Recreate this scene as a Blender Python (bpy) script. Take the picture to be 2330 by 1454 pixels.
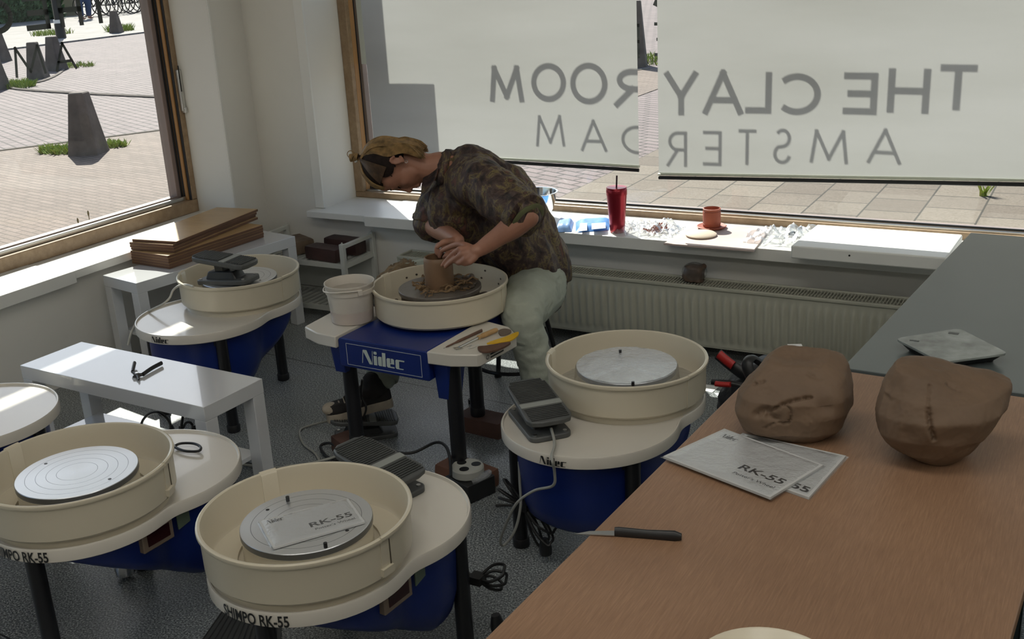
import bpy, bmesh, math, random
from math import sin, cos, pi, radians, sqrt, atan2
from mathutils import Vector, Matrix, noise
random.seed(7)
for _o in list(bpy.data.objects): bpy.data.objects.remove(_o)
SC = bpy.context.scene
COL = SC.collection

# ---------------------------------------------------------------- camera, world, sun, exposure
YAW, PITCH, ROLL, FPX, CAMH = radians(29.5), radians(18.8), radians(-3.2), 2500.0, 1.75
_f = Vector((-sin(YAW)*cos(PITCH), cos(YAW)*cos(PITCH), -sin(PITCH)))
_r0 = Vector((cos(YAW), sin(YAW), 0)); _u0 = _r0.cross(_f)
_r = cos(ROLL)*_r0 + sin(ROLL)*_u0; _u = -sin(ROLL)*_r0 + cos(ROLL)*_u0
cam = bpy.data.cameras.new('camera'); cam.sensor_fit = 'HORIZONTAL'; cam.sensor_width = 36.0
cam.lens = FPX/2330*36.0; cam.clip_start = .05; cam.clip_end = 300
camo = bpy.data.objects.new('camera', cam); COL.objects.link(camo)
camo.matrix_world = Matrix(((_r.x, _u.x, -_f.x, 0), (_r.y, _u.y, -_f.y, 0), (_r.z, _u.z, -_f.z, CAMH), (0, 0, 0, 1)))
SC.camera = camo

SUNDIR = Vector((.80, -.74, -1)).normalized()          # direction the light travels
w = bpy.data.worlds.new('world'); SC.world = w; w.use_nodes = True
nt = w.node_tree; bgn = nt.nodes['Background']
sky = nt.nodes.new('ShaderNodeTexSky'); sky.sky_type = 'NISHITA'; sky.sun_disc = False
sky.sun_elevation = math.asin(-SUNDIR.z); sky.sun_rotation = atan2(-SUNDIR.x, -SUNDIR.y)
sky.air_density = 1.0; sky.dust_density = 1.5; sky.ozone_density = 1.0
nt.links.new(sky.outputs[0], bgn.inputs[0]); bgn.inputs[1].default_value = .17
sl = bpy.data.lights.new('sun', 'SUN'); sl.energy = 9.5; sl.angle = radians(.5); sl.color = (1, .96, .88)
slo = bpy.data.objects.new('sun', sl); COL.objects.link(slo)
slo.rotation_euler = SUNDIR.to_track_quat('-Z', 'Y').to_euler(); slo.location = (-10, 12, 20)
vs = SC.view_settings
SC.display_settings.display_device = 'sRGB'
vs.view_transform = 'Standard'; vs.look = 'None'; vs.gamma = 1; vs.use_curve_mapping = False
vs.exposure = .08
FILL = 4.8                                              # emission of the added fill panels

# ---------------------------------------------------------------- materials
MATS = {}
def newmat(name):
    m = bpy.data.materials.new(name); m.use_nodes = True
    nt = m.node_tree; p = nt.nodes['Principled BSDF']
    MATS[name] = m
    return m, nt, p
def coords(nt, scale=(1, 1, 1), rot=(0, 0, 0)):
    tc = nt.nodes.new('ShaderNodeTexCoord'); mp = nt.nodes.new('ShaderNodeMapping')
    mp.inputs['Scale'].default_value = scale; mp.inputs['Rotation'].default_value = rot
    nt.links.new(tc.outputs['Object'], mp.inputs['Vector'])
    return mp.outputs[0]
def noisen(nt, vec, scale, detail=4, rough=.55):
    n = nt.nodes.new('ShaderNodeTexNoise'); n.inputs['Scale'].default_value = scale
    n.inputs['Detail'].default_value = detail; n.inputs['Roughness'].default_value = rough
    if vec is not None: nt.links.new(vec, n.inputs['Vector'])
    return n
def ramp(nt, fac, stops):
    r = nt.nodes.new('ShaderNodeValToRGB'); e = r.color_ramp.elements
    while len(e) < len(stops): e.new(.5)
    for el, (p, c) in zip(e, stops):
        el.position = p; el.color = (*c, 1)
    nt.links.new(fac, r.inputs[0]); return r.outputs[0]
def bumpn(nt, h, strength, dist, p):
    b = nt.nodes.new('ShaderNodeBump'); b.inputs['Strength'].default_value = strength
    b.inputs['Distance'].default_value = dist
    nt.links.new(h, b.inputs['Height']); nt.links.new(b.outputs[0], p.inputs['Normal'])
def mat(name, col, rough=.5, metal=0, var=.08, vs_=6, bump=0, bs=60, bd=.002, spec=.5, stretch=(1, 1, 1), coat=0):
    if name in MATS: return MATS[name]
    m, nt, p = newmat(name)
    v = coords(nt, stretch); n = noisen(nt, v, vs_)
    c0 = tuple(max(0, c*(1-var)) for c in col); c1 = tuple(min(1, c*(1+var)) for c in col)
    nt.links.new(ramp(nt, n.outputs['Fac'], [(.3, c0), (.7, c1)]), p.inputs['Base Color'])
    p.inputs['Roughness'].default_value = rough; p.inputs['Metallic'].default_value = metal
    p.inputs['Specular IOR Level'].default_value = spec; p.inputs['Coat Weight'].default_value = coat
    if bump:
        n2 = noisen(nt, v, bs, 5); bumpn(nt, n2.outputs['Fac'], bump, bd, p)
    return m

def film(name, tint, gloss, alpha, rough=.15, bump=.8, bs=25):
    m, nt, p = newmat(name); out = nt.nodes['Material Output']; nt.nodes.remove(p)
    tr = nt.nodes.new('ShaderNodeBsdfTransparent'); tr.inputs[0].default_value = (*tint, 1)
    g = nt.nodes.new('ShaderNodeBsdfGlossy'); g.inputs['Roughness'].default_value = rough
    d = nt.nodes.new('ShaderNodeBsdfDiffuse'); d.inputs[0].default_value = (.85, .86, .88, 1)
    lw = nt.nodes.new('ShaderNodeLayerWeight'); lw.inputs[0].default_value = .5
    pw = nt.nodes.new('ShaderNodeMath'); pw.operation = 'POWER'; pw.inputs[1].default_value = 1.2/gloss*.5
    nt.links.new(lw.outputs['Facing'], pw.inputs[0])
    mx = nt.nodes.new('ShaderNodeMixShader'); mx2 = nt.nodes.new('ShaderNodeMixShader')
    mx2.inputs[0].default_value = alpha
    nt.links.new(tr.outputs[0], mx2.inputs[1]); nt.links.new(d.outputs[0], mx2.inputs[2])
    nt.links.new(pw.outputs[0], mx.inputs[0]); nt.links.new(mx2.outputs[0], mx.inputs[1]); nt.links.new(g.outputs[0], mx.inputs[2])
    nt.links.new(mx.outputs[0], out.inputs[0])
    if bump:
        v = coords(nt); n = noisen(nt, v, bs, 6, .7); b = nt.nodes.new('ShaderNodeBump')
        b.inputs['Strength'].default_value = bump; b.inputs['Distance'].default_value = .01
        nt.links.new(n.outputs['Fac'], b.inputs['Height'])
        nt.links.new(b.outputs[0], g.inputs['Normal']); nt.links.new(b.outputs[0], lw.inputs['Normal'])
    return m

def floor_mat():
    m, nt, p = newmat('speckled_floor'); v = coords(nt)
    a = noisen(nt, v, 1.3, 3); s = noisen(nt, v, 185, 2, .6)
    base = ramp(nt, s.outputs['Fac'], [(.36, (.045, .05, .052)), (.46, (.16, .172, .175)), (.55, (.26, .275, .275)), (.64, (.55, .57, .55))])
    mx = nt.nodes.new('ShaderNodeMixRGB'); mx.blend_type = 'MULTIPLY'; mx.inputs[0].default_value = 1
    nt.links.new(base, mx.inputs[1]); nt.links.new(ramp(nt, a.outputs['Fac'], [(.3, (.75, .78, .8)), (.7, (1, 1, 1))]), mx.inputs[2])
    # welded sheet seams running along the room
    tc = nt.nodes.new('ShaderNodeTexCoord'); sp = nt.nodes.new('ShaderNodeSeparateXYZ'); nt.links.new(tc.outputs['Object'], sp.inputs[0])
    k = nt.nodes.new('ShaderNodeMath'); k.operation = 'MULTIPLY_ADD'; k.inputs[1].default_value = .08; nt.links.new(sp.outputs[0], k.inputs[0]); nt.links.new(sp.outputs[1], k.inputs[2])
    o = nt.nodes.new('ShaderNodeMath'); o.operation = 'SUBTRACT'; o.inputs[1].default_value = 3.375; nt.links.new(k.outputs[0], o.inputs[0])
    md = nt.nodes.new('ShaderNodeMath'); md.operation = 'PINGPONG'; md.inputs[1].default_value = 1.0; nt.links.new(o.outputs[0], md.inputs[0])
    lt = nt.nodes.new('ShaderNodeMath'); lt.operation = 'LESS_THAN'; lt.inputs[1].default_value = .0028; nt.links.new(md.outputs[0], lt.inputs[0])
    m2 = nt.nodes.new('ShaderNodeMixRGB'); m2.inputs[2].default_value = (.02, .02, .022, 1)
    nt.links.new(lt.outputs[0], m2.inputs[0]); nt.links.new(mx.outputs[0], m2.inputs[1])
    nt.links.new(m2.outputs[0], p.inputs['Base Color'])
    r = noisen(nt, v, 5, 4); rr = nt.nodes.new('ShaderNodeMapRange'); rr.inputs[3].default_value = .25; rr.inputs[4].default_value = .42
    nt.links.new(r.outputs['Fac'], rr.inputs[0]); nt.links.new(rr.outputs[0], p.inputs['Roughness'])
    bumpn(nt, s.outputs['Fac'], .12, .001, p)
    return m
def wood_mat(name, c0, c1, scale=(14, .9, 14), rough=.45, ns=9, rot=0):
    m, nt, p = newmat(name); v = coords(nt, scale, (0, 0, rot))
    n = noisen(nt, v, ns, 8, .65); n2 = noisen(nt, coords(nt), 3.0, 3)
    a = ramp(nt, n.outputs['Fac'], [(.3, c0), (.52, tuple((x+y)/2 for x, y in zip(c0, c1))), (.7, c1)])
    mx = nt.nodes.new('ShaderNodeMixRGB'); mx.blend_type = 'MULTIPLY'; mx.inputs[0].default_value = 1
    nt.links.new(a, mx.inputs[1]); nt.links.new(ramp(nt, n2.outputs['Fac'], [(.3, (.82, .8, .78)), (.65, (1, 1, 1))]), mx.inputs[2])
    nt.links.new(mx.outputs[0], p.inputs['Base Color']); p.inputs['Roughness'].default_value = rough
    bumpn(nt, n.outputs['Fac'], .12, .001, p); return m
def brick_mat(name, bw, rh, ca, cb, cm, rot=0, mortar=.006, off=.5, rough=.85, vary=(.8, 1.1)):
    m, nt, p = newmat(name); v = coords(nt, (1, 1, 1), (0, 0, rot))
    b = nt.nodes.new('ShaderNodeTexBrick'); b.offset = off
    for k, x in (('Scale', 1), ('Brick Width', bw), ('Row Height', rh), ('Mortar Size', mortar), ('Mortar Smooth', .2), ('Bias', 0)): b.inputs[k].default_value = x
    b.inputs['Color1'].default_value = (*ca, 1); b.inputs['Color2'].default_value = (*cb, 1); b.inputs['Mortar'].default_value = (*cm, 1)
    nt.links.new(v, b.inputs['Vector'])
    n = noisen(nt, coords(nt), 1.1, 6, .65); n2 = noisen(nt, coords(nt), 90, 3, .6)
    mx = nt.nodes.new('ShaderNodeMixRGB'); mx.blend_type = 'MULTIPLY'; mx.inputs[0].default_value = 1
    mx2 = nt.nodes.new('ShaderNodeMixRGB'); mx2.blend_type = 'MULTIPLY'; mx2.inputs[0].default_value = 1
    nt.links.new(b.outputs['Color'], mx.inputs[1]); nt.links.new(ramp(nt, n.outputs['Fac'], [(.3, (vary[0],)*3), (.7, (1, 1, 1))]), mx.inputs[2])
    nt.links.new(mx.outputs[0], mx2.inputs[1]); nt.links.new(ramp(nt, n2.outputs['Fac'], [(.35, (.72, .7, .66)), (.6, (1, 1, 1))]), mx2.inputs[2])
    nt.links.new(mx2.outputs[0], p.inputs['Base Color']); p.inputs['Roughness'].default_value = rough
    return m
def alu_mat():
    m, nt, p = newmat('turned_aluminium')
    tc = nt.nodes.new('ShaderNodeTexCoord'); ln = nt.nodes.new('ShaderNodeVectorMath'); ln.operation = 'LENGTH'
    mp = nt.nodes.new('ShaderNodeMapping'); mp.inputs['Scale'].default_value = (1, 1, 0)
    nt.links.new(tc.outputs['Object'], mp.inputs[0]); nt.links.new(mp.outputs[0], ln.inputs[0])
    s = nt.nodes.new('ShaderNodeMath'); s.operation = 'PINGPONG'; s.inputs[1].default_value = .0127; nt.links.new(ln.outputs['Value'], s.inputs[0])
    lt = nt.nodes.new('ShaderNodeMath'); lt.operation = 'LESS_THAN'; lt.inputs[1].default_value = .0006; nt.links.new(s.outputs[0], lt.inputs[0])
    gt = nt.nodes.new('ShaderNodeMath'); gt.operation = 'GREATER_THAN'; gt.inputs[1].default_value = .045; nt.links.new(ln.outputs['Value'], gt.inputs[0])
    an = nt.nodes.new('ShaderNodeMath'); an.operation = 'MULTIPLY'; nt.links.new(lt.outputs[0], an.inputs[0]); nt.links.new(gt.outputs[0], an.inputs[1])
    mx = nt.nodes.new('ShaderNodeMixRGB'); mx.inputs[1].default_value = (.80, .81, .82, 1); mx.inputs[2].default_value = (.22, .23, .25, 1)
    nt.links.new(an.outputs[0], mx.inputs[0]); nt.links.new(mx.outputs[0], p.inputs['Base Color'])
    p.inputs['Metallic'].default_value = .85; p.inputs['Roughness'].default_value = .34
    w_ = nt.nodes.new('ShaderNodeMath'); w_.operation = 'SINE'; w2 = nt.nodes.new('ShaderNodeMath'); w2.operation = 'MULTIPLY'; w2.inputs[1].default_value = 2600
    nt.links.new(ln.outputs['Value'], w2.inputs[0]); nt.links.new(w2.outputs[0], w_.inputs[0])
    bumpn(nt, w_.outputs[0], .15, .0004, p); return m
def shirt_mat():
    m, nt, p = newmat('camouflage_print'); v = coords(nt, (1, 1, .7))
    n = noisen(nt, v, 17, 8, .68); n.inputs['Distortion'].default_value = .5
    n2 = noisen(nt, v, 6, 4, .6); n2.inputs['Distortion'].default_value = .8
    a = ramp(nt, n.outputs['Fac'], [(.38, (.007, .005, .005)), (.45, (.040, .022, .020)), (.50, (.060, .038, .036)), (.545, (.15, .12, .045)), (.58, (.030, .018, .018)), (.66, (.11, .045, .03))])
    b = ramp(nt, n2.outputs['Fac'], [(.35, (.65, .55, .6)), (.6, (1.2, 1.15, 1.0))])
    mx = nt.nodes.new('ShaderNodeMixRGB'); mx.blend_type = 'MULTIPLY'; mx.inputs[0].default_value = 1
    nt.links.new(a, mx.inputs[1]); nt.links.new(b, mx.inputs[2]); nt.links.new(mx.outputs[0], p.inputs['Base Color'])
    p.inputs['Roughness'].default_value = .6
    n3 = noisen(nt, coords(nt), 22, 4, .6); bumpn(nt, n3.outputs['Fac'], .5, .008, p); return m
def blind_mat():
    m, nt, p = newmat('blind_fabric'); out = nt.nodes['Material Output']; nt.nodes.remove(p)
    v = coords(nt, (.6, 1, 3)); n = noisen(nt, v, 1.1, 4)
    c = ramp(nt, n.outputs['Fac'], [(.3, (.35, .35, .33)), (.7, (.41, .41, .395))])
    t = nt.nodes.new('ShaderNodeBsdfTranslucent'); d = nt.nodes.new('ShaderNodeBsdfDiffuse'); mx = nt.nodes.new('ShaderNodeMixShader')
    nt.links.new(c, t.inputs[0]); nt.links.new(c, d.inputs[0]); mx.inputs[0].default_value = .45
    nt.links.new(t.outputs[0], mx.inputs[1]); nt.links.new(d.outputs[0], mx.inputs[2]); nt.links.new(mx.outputs[0], out.inputs[0]); return m
def glass_mat(name, tint=(.96, .98, .97), f=.12):
    m, nt, p = newmat(name); out = nt.nodes['Material Output']; nt.nodes.remove(p)
    tr = nt.nodes.new('ShaderNodeBsdfTransparent'); tr.inputs[0].default_value = (*tint, 1)
    g = nt.nodes.new('ShaderNodeBsdfGlossy'); g.inputs['Roughness'].default_value = .01
    lw = nt.nodes.new('ShaderNodeLayerWeight'); lw.inputs[0].default_value = .5
    pw = nt.nodes.new('ShaderNodeMath'); pw.operation = 'POWER'; pw.inputs[1].default_value = 5
    ma = nt.nodes.new('ShaderNodeMath'); ma.operation = 'MULTIPLY_ADD'; ma.inputs[1].default_value = .5; ma.inputs[2].default_value = .025
    nt.links.new(lw.outputs['Facing'], pw.inputs[0]); nt.links.new(pw.outputs[0], ma.inputs[0])
    mx = nt.nodes.new('ShaderNodeMixShader'); nt.links.new(ma.outputs[0], mx.inputs[0])
    nt.links.new(tr.outputs[0], mx.inputs[1]); nt.links.new(g.outputs[0], mx.inputs[2]); nt.links.new(mx.outputs[0], out.inputs[0]); return m
def leaf_mat(name, c0, c1, s=8):
    m, nt, p = newmat(name); n = noisen(nt, coords(nt), s, 5, .7)
    nt.links.new(ramp(nt, n.outputs['Fac'], [(.35, c0), (.65, c1)]), p.inputs['Base Color']); p.inputs['Roughness'].default_value = .7
    return m
def clay_mat(name, col, var=.2, wet=.7):
    m, nt, p = newmat(name); v = coords(nt)
    n = noisen(nt, v, 7, 6, .6); n2 = noisen(nt, v, 120, 3)
    nt.links.new(ramp(nt, n.outputs['Fac'], [(.3, tuple(c*(1-var) for c in col)), (.7, tuple(c*(1+var*.6) for c in col))]), p.inputs['Base Color'])
    p.inputs['Roughness'].default_value = wet; bumpn(nt, n2.outputs['Fac'], .25, .001, p); return m

WALL = mat('wall_paint', (.68, .66, .61), .62, var=.05, vs_=1.2, bump=.12, bs=35, bd=.002)
SILL = mat('sill_paint', (.72, .71, .67), .38, var=.04, vs_=3)
CEIL = mat('ceiling_paint', (.75, .75, .72), .8)
FRAMEW = wood_mat('varnished_frame', (.25, .165, .09), (.38, .27, .165), (3, 3, 3), .35)
FRAMED = wood_mat('dark_frame_wood', (.10, .06, .04), (.16, .10, .07), (3, 3, 3), .5)
MAUVE = mat('outer_sash_paint', (.25, .19, .17), .45)
GASK = mat('black_rubber', (.012, .012, .013), .55, var=.2)
SILVER = mat('brushed_steel', (.62, .62, .60), .3, 1, var=.1)
CREAM = mat('cream_plastic', (.60, .54, .42), .33, var=.03, vs_=3, coat=.15)
SLAB = mat('ivory_top_plastic', (.62, .58, .51), .24, var=.03, vs_=3, coat=.3)
BLUE = mat('blue_powder_coat', (.003, .018, .145), .38, var=.12, vs_=5, bump=.08, bs=180)
BLACK = mat('black_metal', (.010, .010, .012), .32, var=.2)
BLACKP = mat('black_plastic', (.014, .014, .015), .42, var=.2)
PEDAL = mat('grey_pedal_casting', (.085, .088, .086), .48, var=.15, vs_=20, bump=.15, bs=200, bd=.0005)
RUBG = mat('ribbed_grey_rubber', (.05, .052, .05), .6, var=.2)
STRIPE = mat('light_grey_strip', (.26, .27, .25), .5)
ALU = alu_mat()
WLAM = mat('white_laminate', (.62, .63, .64), .12, var=.03, vs_=3, coat=.8)
WMET = mat('white_metal_paint', (.55, .56, .52), .35, var=.05)
INK = mat('black_print', (.012, .012, .012), .5)
INKG = mat('light_grey_print', (.50, .56, .52), .5)
WIRE = mat('black_cable', (.012, .012, .012), .5)
WIREG = mat('grey_cable', (.30, .30, .27), .5)
FLOOR = floor_mat()
BLIND = blind_mat(); GLASS = glass_mat('window_glass')
SHIRT = shirt_mat()
BOARD = wood_mat('birch_board_face', (.44, .28, .125), (.55, .36, .17), (1, 6, 6), .35)
BOARDE = wood_mat('dark_board_edge', (.10, .045, .022), (.17, .08, .04), (1, 1, 30), .7)
TABLEW = wood_mat('oak_veneer', (.225, .125, .072), (.34, .20, .118), (22, 1.2, 22), .45, 14)
TABLEG = mat('dark_grey_laminate', (.095, .112, .112), .28, var=.1, vs_=1.5)
CLAY = clay_mat('raw_brown_clay', (.145, .092, .056))
POTC = clay_mat('wet_brown_clay', (.20, .115, .062), .12, .5)
TERRA = clay_mat('terracotta_clay', (.33, .085, .045), .15, .6)
PALEC = clay_mat('pale_clay', (.55, .46, .36), .06, .8)
BRICKD = clay_mat('dark_brick', (.10, .048, .034), .35, .75)
MUD = clay_mat('dried_slip', (.085, .062, .045), .3, .45)
FILM = film('crinkled_plastic_film', (.93, .94, .95), .35, .16)
FILMS = film('silvery_film', (.9, .92, .94), .5, .62, .22, 1.6, 16)
FILMW = film('thin_plastic_sleeve', (.96, .97, .98), .25, .03, .12, .5, 20)
PAPER = mat('grey_printed_paper', (.50, .50, .49), .55, var=.04)
WPAPER = mat('white_paper', (.72, .72, .70), .6, var=.03)
DENIM = mat('pale_green_denim', (.36, .385, .32), .8, var=.12, vs_=9, bump=.5, bs=26, bd=.006)
SKIN = mat('skin', (.33, .155, .10), .5, var=.12, vs_=14, bump=.1, bs=90, bd=.001)
HAIRB = mat('blond_hair', (.22, .135, .052), .45, var=.5, vs_=40)
HAIRD = mat('dark_brown_hair', (.014, .008, .006), .75, var=.4, vs_=60, bump=.6, bs=300, bd=.002, spec=.2)
CANVAS = mat('black_canvas', (.02, .017, .016), .8, var=.2)
SOLE = mat('worn_white_rubber', (.42, .36, .28), .6, var=.15, vs_=30)
CONC = clay_mat('weathered_concrete', (.13, .105, .088), .35, .9)
GRASS = leaf_mat('grass_green', (.14, .22, .03), (.40, .46, .10))
HEDGE = leaf_mat('hedge_leaves', (.02, .06, .02), (.12, .22, .09), 5)
RED = mat('red_fabric_strap', (.40, .015, .012), .5)
BAG = mat('black_nylon', (.016, .016, .02), .5, var=.4, bump=.6, bs=30, bd=.01)
PLASTER = mat('white_plaster', (.76, .76, .72), .7, var=.03)
BUCKET = mat('translucent_white_plastic', (.62, .57, .50), .3, var=.03)
MILKY = mat('clay_slip_stained_plastic', (.50, .43, .38), .32, var=.05)
SLIPW = mat('cloudy_slip_water', (.40, .36, .31), .25, var=.05)
TOWEL = mat('brown_green_towel', (.20, .14, .08), .9, var=.55, vs_=12, bump=.8, bs=60, bd=.006)
TUMB = mat('red_metallic_lacquer', (.33, .02, .035), .28, .55, var=.05)
CHROME = mat('polished_steel', (.72, .73, .75), .12, 1, var=.03)
BLUEP = mat('blue_film_packet', (.10, .28, .66), .3, var=.35, vs_=18)
PINKB = mat('clay_dusted_board', (.52, .42, .38), .75, var=.12, vs_=9)
RADM = mat('radiator_enamel', (.42, .415, .34), .38, var=.05)
YELL = mat('yellow_plastic', (.72, .42, .02), .35)
TOOLW = wood_mat('light_tool_wood', (.42, .25, .10), (.60, .38, .17), (4, 4, 4), .5)
TOOLD = wood_mat('dark_tool_wood', (.10, .05, .03), (.17, .09, .06), (4, 4, 4), .5)
GREYP = mat('pale_grey_plastic', (.42, .42, .38), .45)
SCALET = mat('smeared_scale_glass', (.20, .22, .21), .2, var=.45, vs_=16)
PINK = mat('beige_cutout', (.6, .5, .4), .6)
FILLM, _nt, _p = newmat('fill_panel_glow')
_p.inputs['Emission Color'].default_value = (1, .97, .9, 1); _p.inputs['Emission Strength'].default_value = FILL; _p.inputs['Base Color'].default_value = (.9, .9, .9, 1)

# ---------------------------------------------------------------- mesh helpers
class MB:
    def __init__(s): s.v = []; s.f = []
    def add(s, V, F):
        o = len(s.v); s.v += [tuple(p) for p in V]; s.f += [tuple(i+o for i in q) for q in F]; return s
    def box(s, c, d, rz=0, M=None):
        hx, hy, hz = d[0]/2, d[1]/2, d[2]/2
        V = [Vector((x*hx, y*hy, z*hz)) for z in (-1, 1) for x, y in ((-1, -1), (1, -1), (1, 1), (-1, 1))]
        R = M if M is not None else Matrix.Rotation(rz, 3, 'Z')
        V = [R @ p + Vector(c) for p in V]
        return s.add(V, [(3, 2, 1, 0), (4, 5, 6, 7), (0, 1, 5, 4), (1, 2, 6, 5), (2, 3, 7, 6), (3, 0, 4, 7)])
    def rings(s, R, closed=True, cap0=True, cap1=True, loop=False):
        n = len(R[0]); V = [p for r in R for p in r]; F = []
        m = len(R)
        for i in range(m if loop else m-1):
            a, b = i*n, ((i+1) % m)*n
            for j in range(n if closed else n-1):
                k = (j+1) % n; F.append((a+j, a+k, b+k, b+j))
        if not loop:
            if cap0: F.append(tuple(range(n-1, -1, -1)))
            if cap1: F.append(tuple((m-1)*n+j for j in range(n)))
        return s.add(V, F)
    def tube(s, pts, r, n=8, rad=None, cap=True):
        P = [Vector(p) for p in pts]; R = []; up = None
        for i, p in enumerate(P):
            t = (P[min(i+1, len(P)-1)]-P[max(i-1, 0)])
            t = t.normalized() if t.length > 1e-9 else Vector((0, 0, 1))
            if up is None:
                up = Vector((0, 0, 1)) if abs(t.z) < .9 else Vector((1, 0, 0))
            x = (up - t*up.dot(t))
            if x.length < 1e-5: x = Vector((1, 0, 0)).cross(t)
            x.normalize(); y = t.cross(x); up = x
            q = rad[i] if rad else r
            qa, qb = q if isinstance(q, tuple) else (q, q)
            R.append([p + x*qa*cos(2*pi*k/n) + y*qb*sin(2*pi*k/n) for k in range(n)])
        return s.rings(R, cap0=cap, cap1=cap)
    def cyl(s, p0, p1, r0, r1=None, n=20):
        return s.tube([p0, p1], r0, n, [r0, r0 if r1 is None else r1])
    def lathe(s, prof, n=48, a0=0, a1=2*pi, c=(0, 0, 0), loop=False, M=None):
        full = abs(a1-a0-2*pi) < 1e-6; m = n if full else n+1
        R = []
        for i in range(m):
            a = a0+(a1-a0)*i/n
            R.append([Vector((r*cos(a), r*sin(a), z)) for r, z in prof])
        if M is not None: R = [[M @ p for p in q] for q in R]
        R = [[p+Vector(c) for p in q] for q in R]
        k = len(prof); V = [p for q in R for p in q]; F = []
        for i in range(m if full else m-1):
            a, b = i*k, ((i+1) % m)*k
            for j in range(k if loop else k-1):
                jj = (j+1) % k; F.append((a+j, b+j, b+jj, a+jj))
        if not full and loop:
            F.append(tuple(range(k))); F.append(tuple((m-1)*k+j for j in range(k-1, -1, -1)))
        return s.add(V, F)
    def prism(s, out, z0, z1, M=None, top=None):
        a = [Vector((x, y, z0)) for x, y in out]; b = [Vector((x, y, z1)) for x, y in (top or out)]
        if M is not None: a = [M @ p for p in a]; b = [M @ p for p in b]
        return s.rings([a, b])
    def ell(s, c, r, M=None, n=16, m=10):
        R = []
        M = M or Matrix.Identity(3)
        for i in range(m+1):
            t = -pi/2 + pi*i/m; q = max(cos(t), .02)
            R.append([Vector(c) + M @ Vector((r[0]*q*cos(2*pi*k/n), r[1]*q*sin(2*pi*k/n), r[2]*sin(t))) for k in range(n)])
        return s.rings(R)
    def xf(s, M):
        s.v = [tuple(M @ Vector(p)) for p in s.v]; return s
    def build(s, name, m, parent=None, smooth=35, bevel=0, seg=2, loc=None):
        me = bpy.data.meshes.new(name); me.from_pydata([tuple(p) for p in s.v], [], s.f)
        bm = bmesh.new(); bm.from_mesh(me); bmesh.ops.recalc_face_normals(bm, faces=bm.faces); bm.to_mesh(me); bm.free()
        return link(name, me, m, parent, smooth, bevel, seg, loc)
def link(name, me, m, parent=None, smooth=35, bevel=0, seg=2, loc=None):
    for x in (m if isinstance(m, list) else [m]): me.materials.append(x)
    if smooth:
        me.shade_smooth()
        if smooth < 180: me.set_sharp_from_angle(angle=radians(smooth))
    o = bpy.data.objects.new(name, me); COL.objects.link(o)
    if bevel:
        b = o.modifiers.new('bevel', 'BEVEL'); b.width = bevel; b.segments = seg; b.limit_method = 'ANGLE'; b.angle_limit = radians(40); b.harden_normals = False
    if parent is not None: o.parent = parent
    if loc is not None: o.location = loc
    return o
def tag(o, label, cat, group=None, kind=None):
    o['label'] = label; o['category'] = cat
    if group: o['group'] = group
    if kind: o['kind'] = kind
    return o
def thing(name, label, cat, loc=(0, 0, 0), rz=0, group=None):
    o = bpy.data.objects.new(name, None); COL.objects.link(o); o.empty_display_size = .1
    o.location = loc; o.rotation_euler = (0, 0, rz); return tag(o, label, cat, group)
def struct(o): o['kind'] = 'structure'; return o
def sempty(name, loc=(0, 0, 0)):
    o = bpy.data.objects.new(name, None); COL.objects.link(o); o.location = loc; return struct(o)
def dup(root, loc=None, rz=None, label=None, group=None):
    kids = {}
    for q in COL.objects:
        if q.parent: kids.setdefault(q.parent.name, []).append(q)
    def cp(o, par):
        c = o.copy(); COL.objects.link(c)
        if par is not None: c.parent = par
        for k in kids.get(o.name, []): cp(k, c)
        return c
    r = cp(root, None)
    if loc is not None: r.location = loc
    if rz is not None: r.rotation_euler = (0, 0, rz)
    if label: r['label'] = label
    if group: r['group'] = group
    return r
def child(o, name):
    return [q for q in COL.objects if q.parent == o and q.name.split('.')[0] == name]
def cat(P, n=6, closed=False):
    P = [Vector(p) for p in P]; out = []; m = len(P)
    for i in range(m if closed else m-1):
        if closed: p0, p1, p2, p3 = P[(i-1) % m], P[i], P[(i+1) % m], P[(i+2) % m]
        else: p0, p1, p2, p3 = P[max(i-1, 0)], P[i], P[i+1], P[min(i+2, m-1)]
        for k in range(n):
            t = k/n
            out.append(.5*((2*p1)+(p2-p0)*t+(2*p0-5*p1+4*p2-p3)*t*t+(3*p1-3*p2+p3-p0)*t**3))
    if not closed: out.append(P[-1])
    return out
def rrect(w, d, r, n=5, cx=0, cy=0):
    o = []
    for sx, sy, a in ((1, 1, 0), (-1, 1, pi/2), (-1, -1, pi), (1, -1, 3*pi/2)):
        for k in range(n+1):
            t = a+pi/2*k/n; o.append((cx+sx*(w/2-r)+r*cos(t), cy+sy*(d/2-r)+r*sin(t)))
    return o
def remesh(mb, vox, smooth_it=4, disp=None):
    me = bpy.data.meshes.new('tmp'); me.from_pydata([tuple(p) for p in mb.v], [], mb.f)
    bm = bmesh.new(); bm.from_mesh(me); bmesh.ops.recalc_face_normals(bm, faces=bm.faces); bm.to_mesh(me); bm.free()
    o = bpy.data.objects.new('tmp', me); COL.objects.link(o)
    r = o.modifiers.new('r', 'REMESH'); r.mode = 'VOXEL'; r.voxel_size = vox; r.adaptivity = 0
    if smooth_it:
        q = o.modifiers.new('s', 'SMOOTH'); q.factor = .5; q.iterations = smooth_it
    dg = bpy.context.evaluated_depsgraph_get(); dg.update()
    out = bpy.data.meshes.new_from_object(o.evaluated_get(dg))
    bpy.data.objects.remove(o); bpy.data.meshes.remove(me)
    if disp:
        nr = [v.normal.copy() for v in out.vertices]
        for v, n_ in zip(out.vertices, nr): v.co += n_*disp(v.co, n_)
    return out
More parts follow.
